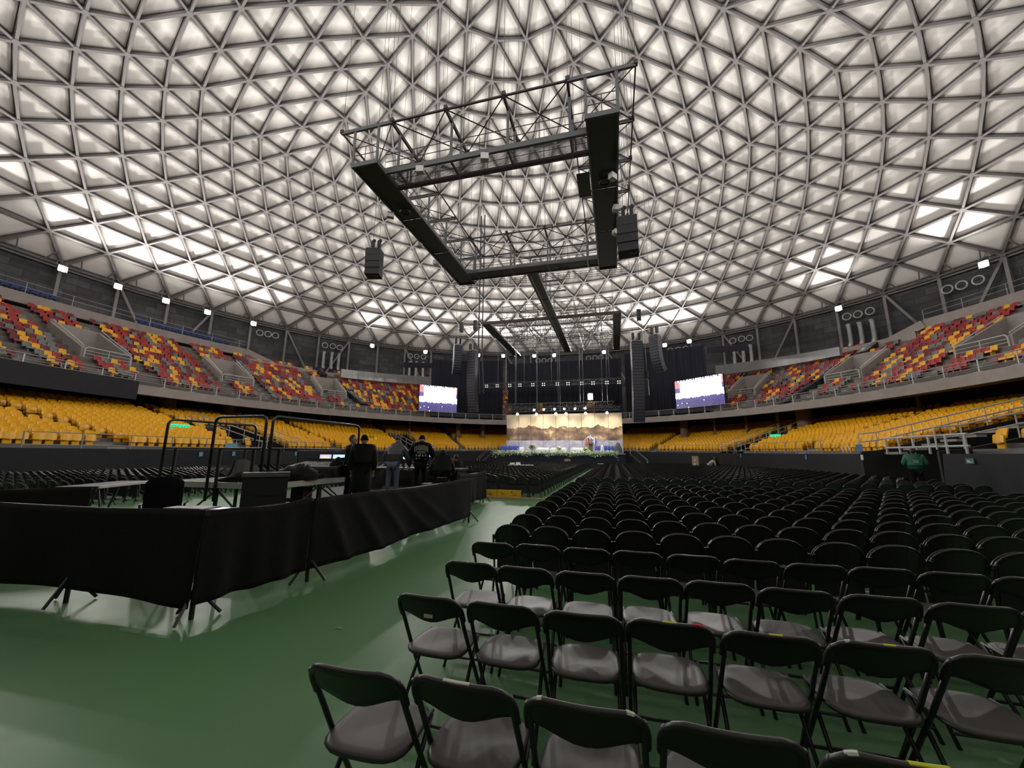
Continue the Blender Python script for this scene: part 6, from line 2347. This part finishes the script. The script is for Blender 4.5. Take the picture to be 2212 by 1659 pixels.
# flowers and greenery along the stage front
MT['leaf'] = mat('garland_leaf', (0.26, 0.42, 0.18), 0.6, var=0.5, scale=9)
MT['leafp'] = mat('garland_pale', (0.62, 0.70, 0.46), 0.6, var=0.4, scale=9)
MT['petalw'] = mat('white_petal', (0.80, 0.80, 0.75), 0.6)
MT['petaly'] = mat('yellow_petal', (0.75, 0.60, 0.05), 0.6)
gm = MB(); rg = random.Random(12)
for k in range(2600):
    x = rg.uniform(-15.2, 0.4)
    hang = 0.25 + 0.3 * (0.5 + 0.5 * math.sin(x * 2.2)) * rg.random() + 0.45 * (1 if abs(x + 14.9) < 0.35 or abs(x - 0.2) < 0.3 else 0) * rg.random()
    z = 1.85 + rg.uniform(-hang, 0.28)
    y = 48.1 + rg.uniform(-0.22, 0.25)
    a = rg.uniform(0, 6.28); L = rg.uniform(0.10, 0.24); el = rg.uniform(-1.0, 0.8)
    dd = Vector((math.cos(a) * math.cos(el), math.sin(a) * math.cos(el), math.sin(el)))
    sd = dd.orthogonal().normalized() * (L * 0.28)
    c = Vector((x, y, z))
    gm.add([c, c + dd * L * 0.5 + sd, c + dd * L, c + dd * L * 0.5 - sd], [(0, 1, 2, 3)], 0 if rg.random() < 0.5 else (1 if rg.random() < 0.8 else (2 if rg.random() < 0.6 else 3)))
tag(gm.build('garland', ['leaf', 'leafp', 'petalw', 'petaly']), 'long garland of leaves and white flowers along the stage front', 'garland', kind='stuff')
# furniture on the stage
MT['whitefurn'] = mat('white_upholstery', (0.82, 0.82, 0.80), 0.55)
MT['bluechair'] = mat('blue_chair_cover', (0.05, 0.09, 0.42), 0.6)
ZS = 1.81
b0 = None
BCU = [1082, 1088, 1094, 1100, 1106, 1112, 1118] + [1289, 1295, 1303, 1309, 1316, 1323, 1330]
for k, u in enumerate(BCU):
    p = at_y(u, 968, 49.35); p.z = ZS
    side = 'left' if u < 1200 else 'right'
    i = k + 1 if u < 1200 else k - 6
    lab = 'blue covered chair at the %s end of the stage, %s from the left' % (side, nth(i))
    if b0 is None:
        b0 = thing('stage_chair', lab, 'chair', p, PI, 'blue chairs on the stage')
        xs = [-0.17, -0.15, -0.08, 0, 0.08, 0.15, 0.17]
        MB().shell(xs, lambda x: 0.40, lambda x: 0.98 - 0.14 * (abs(x) / 0.17) ** 3, lambda x, z: -0.16 - (z - 0.4) * 0.12, 0.05, 3).build('backrest', 'bluechair', b0, smooth=True)
        MB().path([(x, -0.20 - 0.07 * (z - 0.4), z) for x, z in ((-0.175, 0.42), (-0.175, 0.86), (-0.10, 0.98), (0, 1.0), (0.10, 0.98), (0.175, 0.86), (0.175, 0.42))], 0.018, 6).build('back_frame', 'alu', b0)
        MB().pad((0, 0.05, 0.46), 0.36, 0.40, 4, 0.0, 0.02, 0.06, 16).build('seat', 'bluechair', b0, smooth=True)
        for sx in (-0.15, 0.15):
            for y in (-0.12, 0.2):
                MB().tube((sx, y, 0), (sx, y, 0.42), 0.014, 6).build('leg', 'alu', b0)
    else:
        dup(b0, p, PI, lab)
def sofa(label, u0, u1, hb, y=49.7):
    a = at_y(u0, 966, y); b = at_y(u1, 966, y)
    W_ = b.x - a.x
    t_ = thing('sofa', label, 'sofa', ((a.x + b.x) / 2, y, ZS), PI)
    MB().box((0, 0.02, 0.22), (W_ * 0.94, 0.62, 0.36)).build('seat', 'whitefurn', t_)
    MB().box((0, -0.30, hb / 2 + 0.04), (W_ * 0.94, 0.14, hb)).build('backrest', 'whitefurn', t_)
    for s_ in (-1, 1):
        MB().box((s_ * W_ * 0.48, 0, 0.32), (0.13, 0.7, 0.56)).build('armrest', 'whitefurn', t_)
        MB().box((s_ * W_ * 0.40, 0.2, 0.02), (0.06, 0.06, 0.04)).build('foot', 'alu', t_)
    n = max(1, round(W_ / 0.75))
    for k in range(n):
        MB().box(((k - (n - 1) / 2) * W_ * 0.9 / n, 0.04, 0.44), (W_ * 0.86 / n, 0.58, 0.12)).build('cushion', 'whitefurn', t_)
sofa('white armchair beside the left row of blue chairs on the stage', 1120, 1131, 0.75)
sofa('long white sofa on the stage behind the pink flower stand', 1160, 1186, 0.68)
sofa('white armchair on the stage right of the long left sofa', 1190, 1201, 0.66)
sofa('white armchair on the stage right of the middle flower bowl', 1213, 1223, 0.66)
sofa('long white sofa on the stage next to the lectern with flags', 1234, 1260, 0.68)
def bouquet(name, label, p, r, cols, seed, stem=None, cat='flowers'):
    rg = random.Random(seed)
    t_ = thing(name, label, cat, p)
    hz = stem or 0.0
    if stem:
        MB().lathe([(0.16, 0), (0.16, 0.03), (0.03, 0.06), (0.03, stem)], 10).build('stand', 'black', t_)
    MB().lathe([(r * 0.3, hz), (r * 0.5, hz + r * 0.4)], 12).build('pot', 'whitefurn', t_)
    lm = MB()
    for k in range(50):
        a = rg.uniform(0, 6.28); el = rg.uniform(0.0, 1.5); L = r * rg.uniform(0.6, 1.15)
        dd = Vector((math.cos(a) * math.cos(el), math.sin(a) * math.cos(el), math.sin(el)))
        c = Vector((0, 0, hz + r * 0.35)); sd = dd.orthogonal().normalized() * L * 0.14
        lm.add([c, c + dd * L * 0.5 + sd, c + dd * L, c + dd * L * 0.5 - sd], [(0, 1, 2, 3)])
    lm.build('leaves', 'leaf', t_)
    for q, cm in enumerate(cols):
        fm = MB()
        for k in range(9):
            a = rg.uniform(0, 6.28); el = rg.uniform(0.1, 1.4)
            dd = Vector((math.cos(a) * math.cos(el), math.sin(a) * math.cos(el), math.sin(el)))
            fm.ball(Vector((0, 0, hz + r * 0.35)) + dd * r * rg.uniform(0.7, 0.95), r * 0.17, 6)
        fm.build('blossoms', cm, t_)
MT['petalp'] = mat('pink_petal', (0.70, 0.34, 0.36), 0.6); MT['petalr'] = mat('red_petal', (0.6, 0.03, 0.03), 0.6); MT['petalb'] = mat('blue_petal', (0.12, 0.22, 0.7), 0.6)
def S(u, y):
    p = at_y(u, 968, y); p.z = ZS; return p
bouquet('flower_stand', 'pink and cream flowers on a dark stand before the stage', Vector((at_y(1149, 965, 47.4).x, 47.4, 0)), 0.55, ['petalp', 'petaly', 'petalw'], 3, 2.15)
bouquet('flower_bowl', 'green and white flower bowl between the white armchairs on the stage', S(1207, 49.4), 0.42, ['petalw', 'petaly'], 5, 0.3)
bouquet('flower_bowl', 'yellow flowers at the foot of the lectern on the stage', S(1266, 48.8), 0.45, ['petaly', 'petaly'], 7, 0.12)
bouquet('flower_arrangement', 'tall white and blue flower arrangement above the lectern', S(1274, 50.2), 0.62, ['petalw', 'petalb', 'petalw'], 9, 1.35)
le = thing('lectern', 'dark lectern on the stage between red and striped flags', 'lectern', S(1276, 49.3))
MB().box((0, 0, 0.05), (0.6, 0.5, 0.10)).build('base', 'black', le)
MB().box((0, 0, 0.6), (0.46, 0.36, 1.05)).build('column', 'catgrey', le)
MB().beam((0, -0.28, 1.14), (0, 0.26, 1.26), 0.62, 0.05).build('reading_top', 'catdark', le)
for u, cols, lab in ((1265, ['petalr', 'leaf', 'petalr'], 'red and green flag on a pole left of the lectern'), (1283, ['petalw', 'petalr', 'petalb'], 'white, red and blue flag on a pole right of the lectern')):
    fg = thing('flag', lab, 'flag', S(u, 49.6))
    MB().tube((0, 0, 0), (0, 0, 2.0), 0.02, 6).lathe([(0.16, 0), (0.16, 0.04), (0.02, 0.06)], 10).build('pole', 'alu', fg)
    for q, cm in enumerate(cols):
        v = []
        for k in range(7):
            z = 1.95 - 1.7 * k / 6
            w_ = 0.10 + 0.05 * math.sin(k)
            for e in (0, 1):
                v.append((0.02 + (q + e) * w_ * 0.9, 0.04 * math.sin(k * 1.7 + q + e), z))
        f = [(2 * k, 2 * k + 1, 2 * k + 3, 2 * k + 2) for k in range(6)]
        n0 = len(v); v2 = [(x, y + 0.02, z) for x, y, z in v]
        MB().add(v + v2, f + [tuple(reversed([i + n0 for i in q_])) for q_ in f]).build('stripe', cm, fg, smooth=True)
bu = thing('stage_bust', 'white rounded pillar light between the blue chairs on the right of the stage', 'lamp', S(1301, 49.0))  # plain white bust shape, gives no light
MB().lathe([(0.20, 0), (0.24, 0.3), (0.20, 0.75), (0.10, 0.98), (0.02, 1.05)], 12).build('bust_form', 'whitefurn', bu, smooth=True)
MB().lathe([(0.26, 0), (0.26, 0.05)], 12).build('base', 'alu', bu)
rk = heap('covered_equipment', 'grey covered equipment mound at the right end of the stage', S(1335, 49.4), (0.5, 0.45, 1.2), 4, 'hoodgrey', 18, 'equipment')
for u, lab, s_ in ((1058, 'steel stage stairs with handrail at the left end of the stage', -1), (1368, 'steel stage stairs with handrail at the right end of the stage', 1)):
    p = at_y(u, 975, 49.2); p.x += s_ * 0.9
    stt = thing('stage_stairs', lab, 'stairs', (p.x, 49.2, 0))
    for k in range(7):
        MB().box((s_ * -0.9 + s_ * 0.28 * k + (0.25 if s_ < 0 else -0.25), 0, 1.7 - 0.25 * k - 0.02), (0.30, 1.0, 0.05)).build('tread', 'catgrey', stt)
    for y in (-0.5, 0.5):
        x0_, x1_ = s_ * -1.0 + (0.25 if s_ < 0 else -0.25), s_ * 0.9 + (0.25 if s_ < 0 else -0.25)
        MB().path([(x0_, y, 1.75), (x0_, y, 2.75), (x1_, y, 1.1), (x1_, y, 0.0)], 0.03, 6).build('handrail', 'railgrey', stt)
        MB().tube((x0_, y, 1.7), (x1_, y, 0.05), 0.05, 6).build('stringer', 'catgrey', stt)
# white tables and small things in the far aisle
wt = thing('folding_table', 'white table with papers among the far chairs left of the aisle', 'table', (-7.55, 31.7, 0))
MB().box((0, 0, 0.78), (2.0, 0.8, 0.04)).build('table_top', 'whitefurn', wt)
for x in (-0.9, 0.9):
    for y in (-0.3, 0.3):
        MB().tube((x, y, 0), (x, y, 0.77), 0.02, 6).build('leg', 'tube', wt)
for x, lab in ((-0.75, 'low white box standing on the left of the far white table'), (-0.25, 'white box standing on the far white table, nearer its middle')):
    tag(MB().box((0, 0, 0.1), (0.34, 0.25, 0.2 if x > -0.5 else 0.12)).build('paper_box', 'whitefurn', None, (-7.55 + x, 31.7, 0.80)), lab, 'box')
tp = at_y(1222, 996, 45.0)
tt = thing('floor_lectern', 'small wooden-topped stand at the head of the aisle before the stage', 'stand', (tp.x, 46.6, 0))
MB().box((0, 0, 0.95), (0.75, 0.4, 0.10)).beam((-0.3, 0, 1.0), (0.3, 0, 1.0), 0.3, 0.3).build('sloping_top', 'card', tt)
for x in (-0.3, 0.3):
    MB().tube((x, 0, 0), (x * 0.8, 0, 0.92), 0.03, 6).build('leg', 'tube', tt)
sp_ = at_z(1268, 1006, 0.9)
tag(MB().box((0, 0, 0), (0.55, 0.35, 0.03)).build('paper_stack', 'scrwhite2' if 'scrwhite2' in MT else 'whitefurn', None, (-1.3, 37.2, 0.84)), 'white sheet lying on the first chair of a far row by the aisle', 'paper')
mc = at_y(1511, 990, 36.0)
car = thing('wooden_stand', 'tall light wooden stand with papers against the right wall', 'stand', (at_y(1502, 995, 39.0).x, 39.0, 0))
MB().box((0, 0, 0.8), (0.5, 0.3, 1.6)).build('board', 'card', car)
for z in (0.9, 1.25):
    MB().box((-0.08, -0.155, z), (0.16, 0.01, 0.2)).build('paper', 'sheet', car)
MB().box((0, 0, 0.03), (0.6, 0.45, 0.06)).build('base', 'black', car)
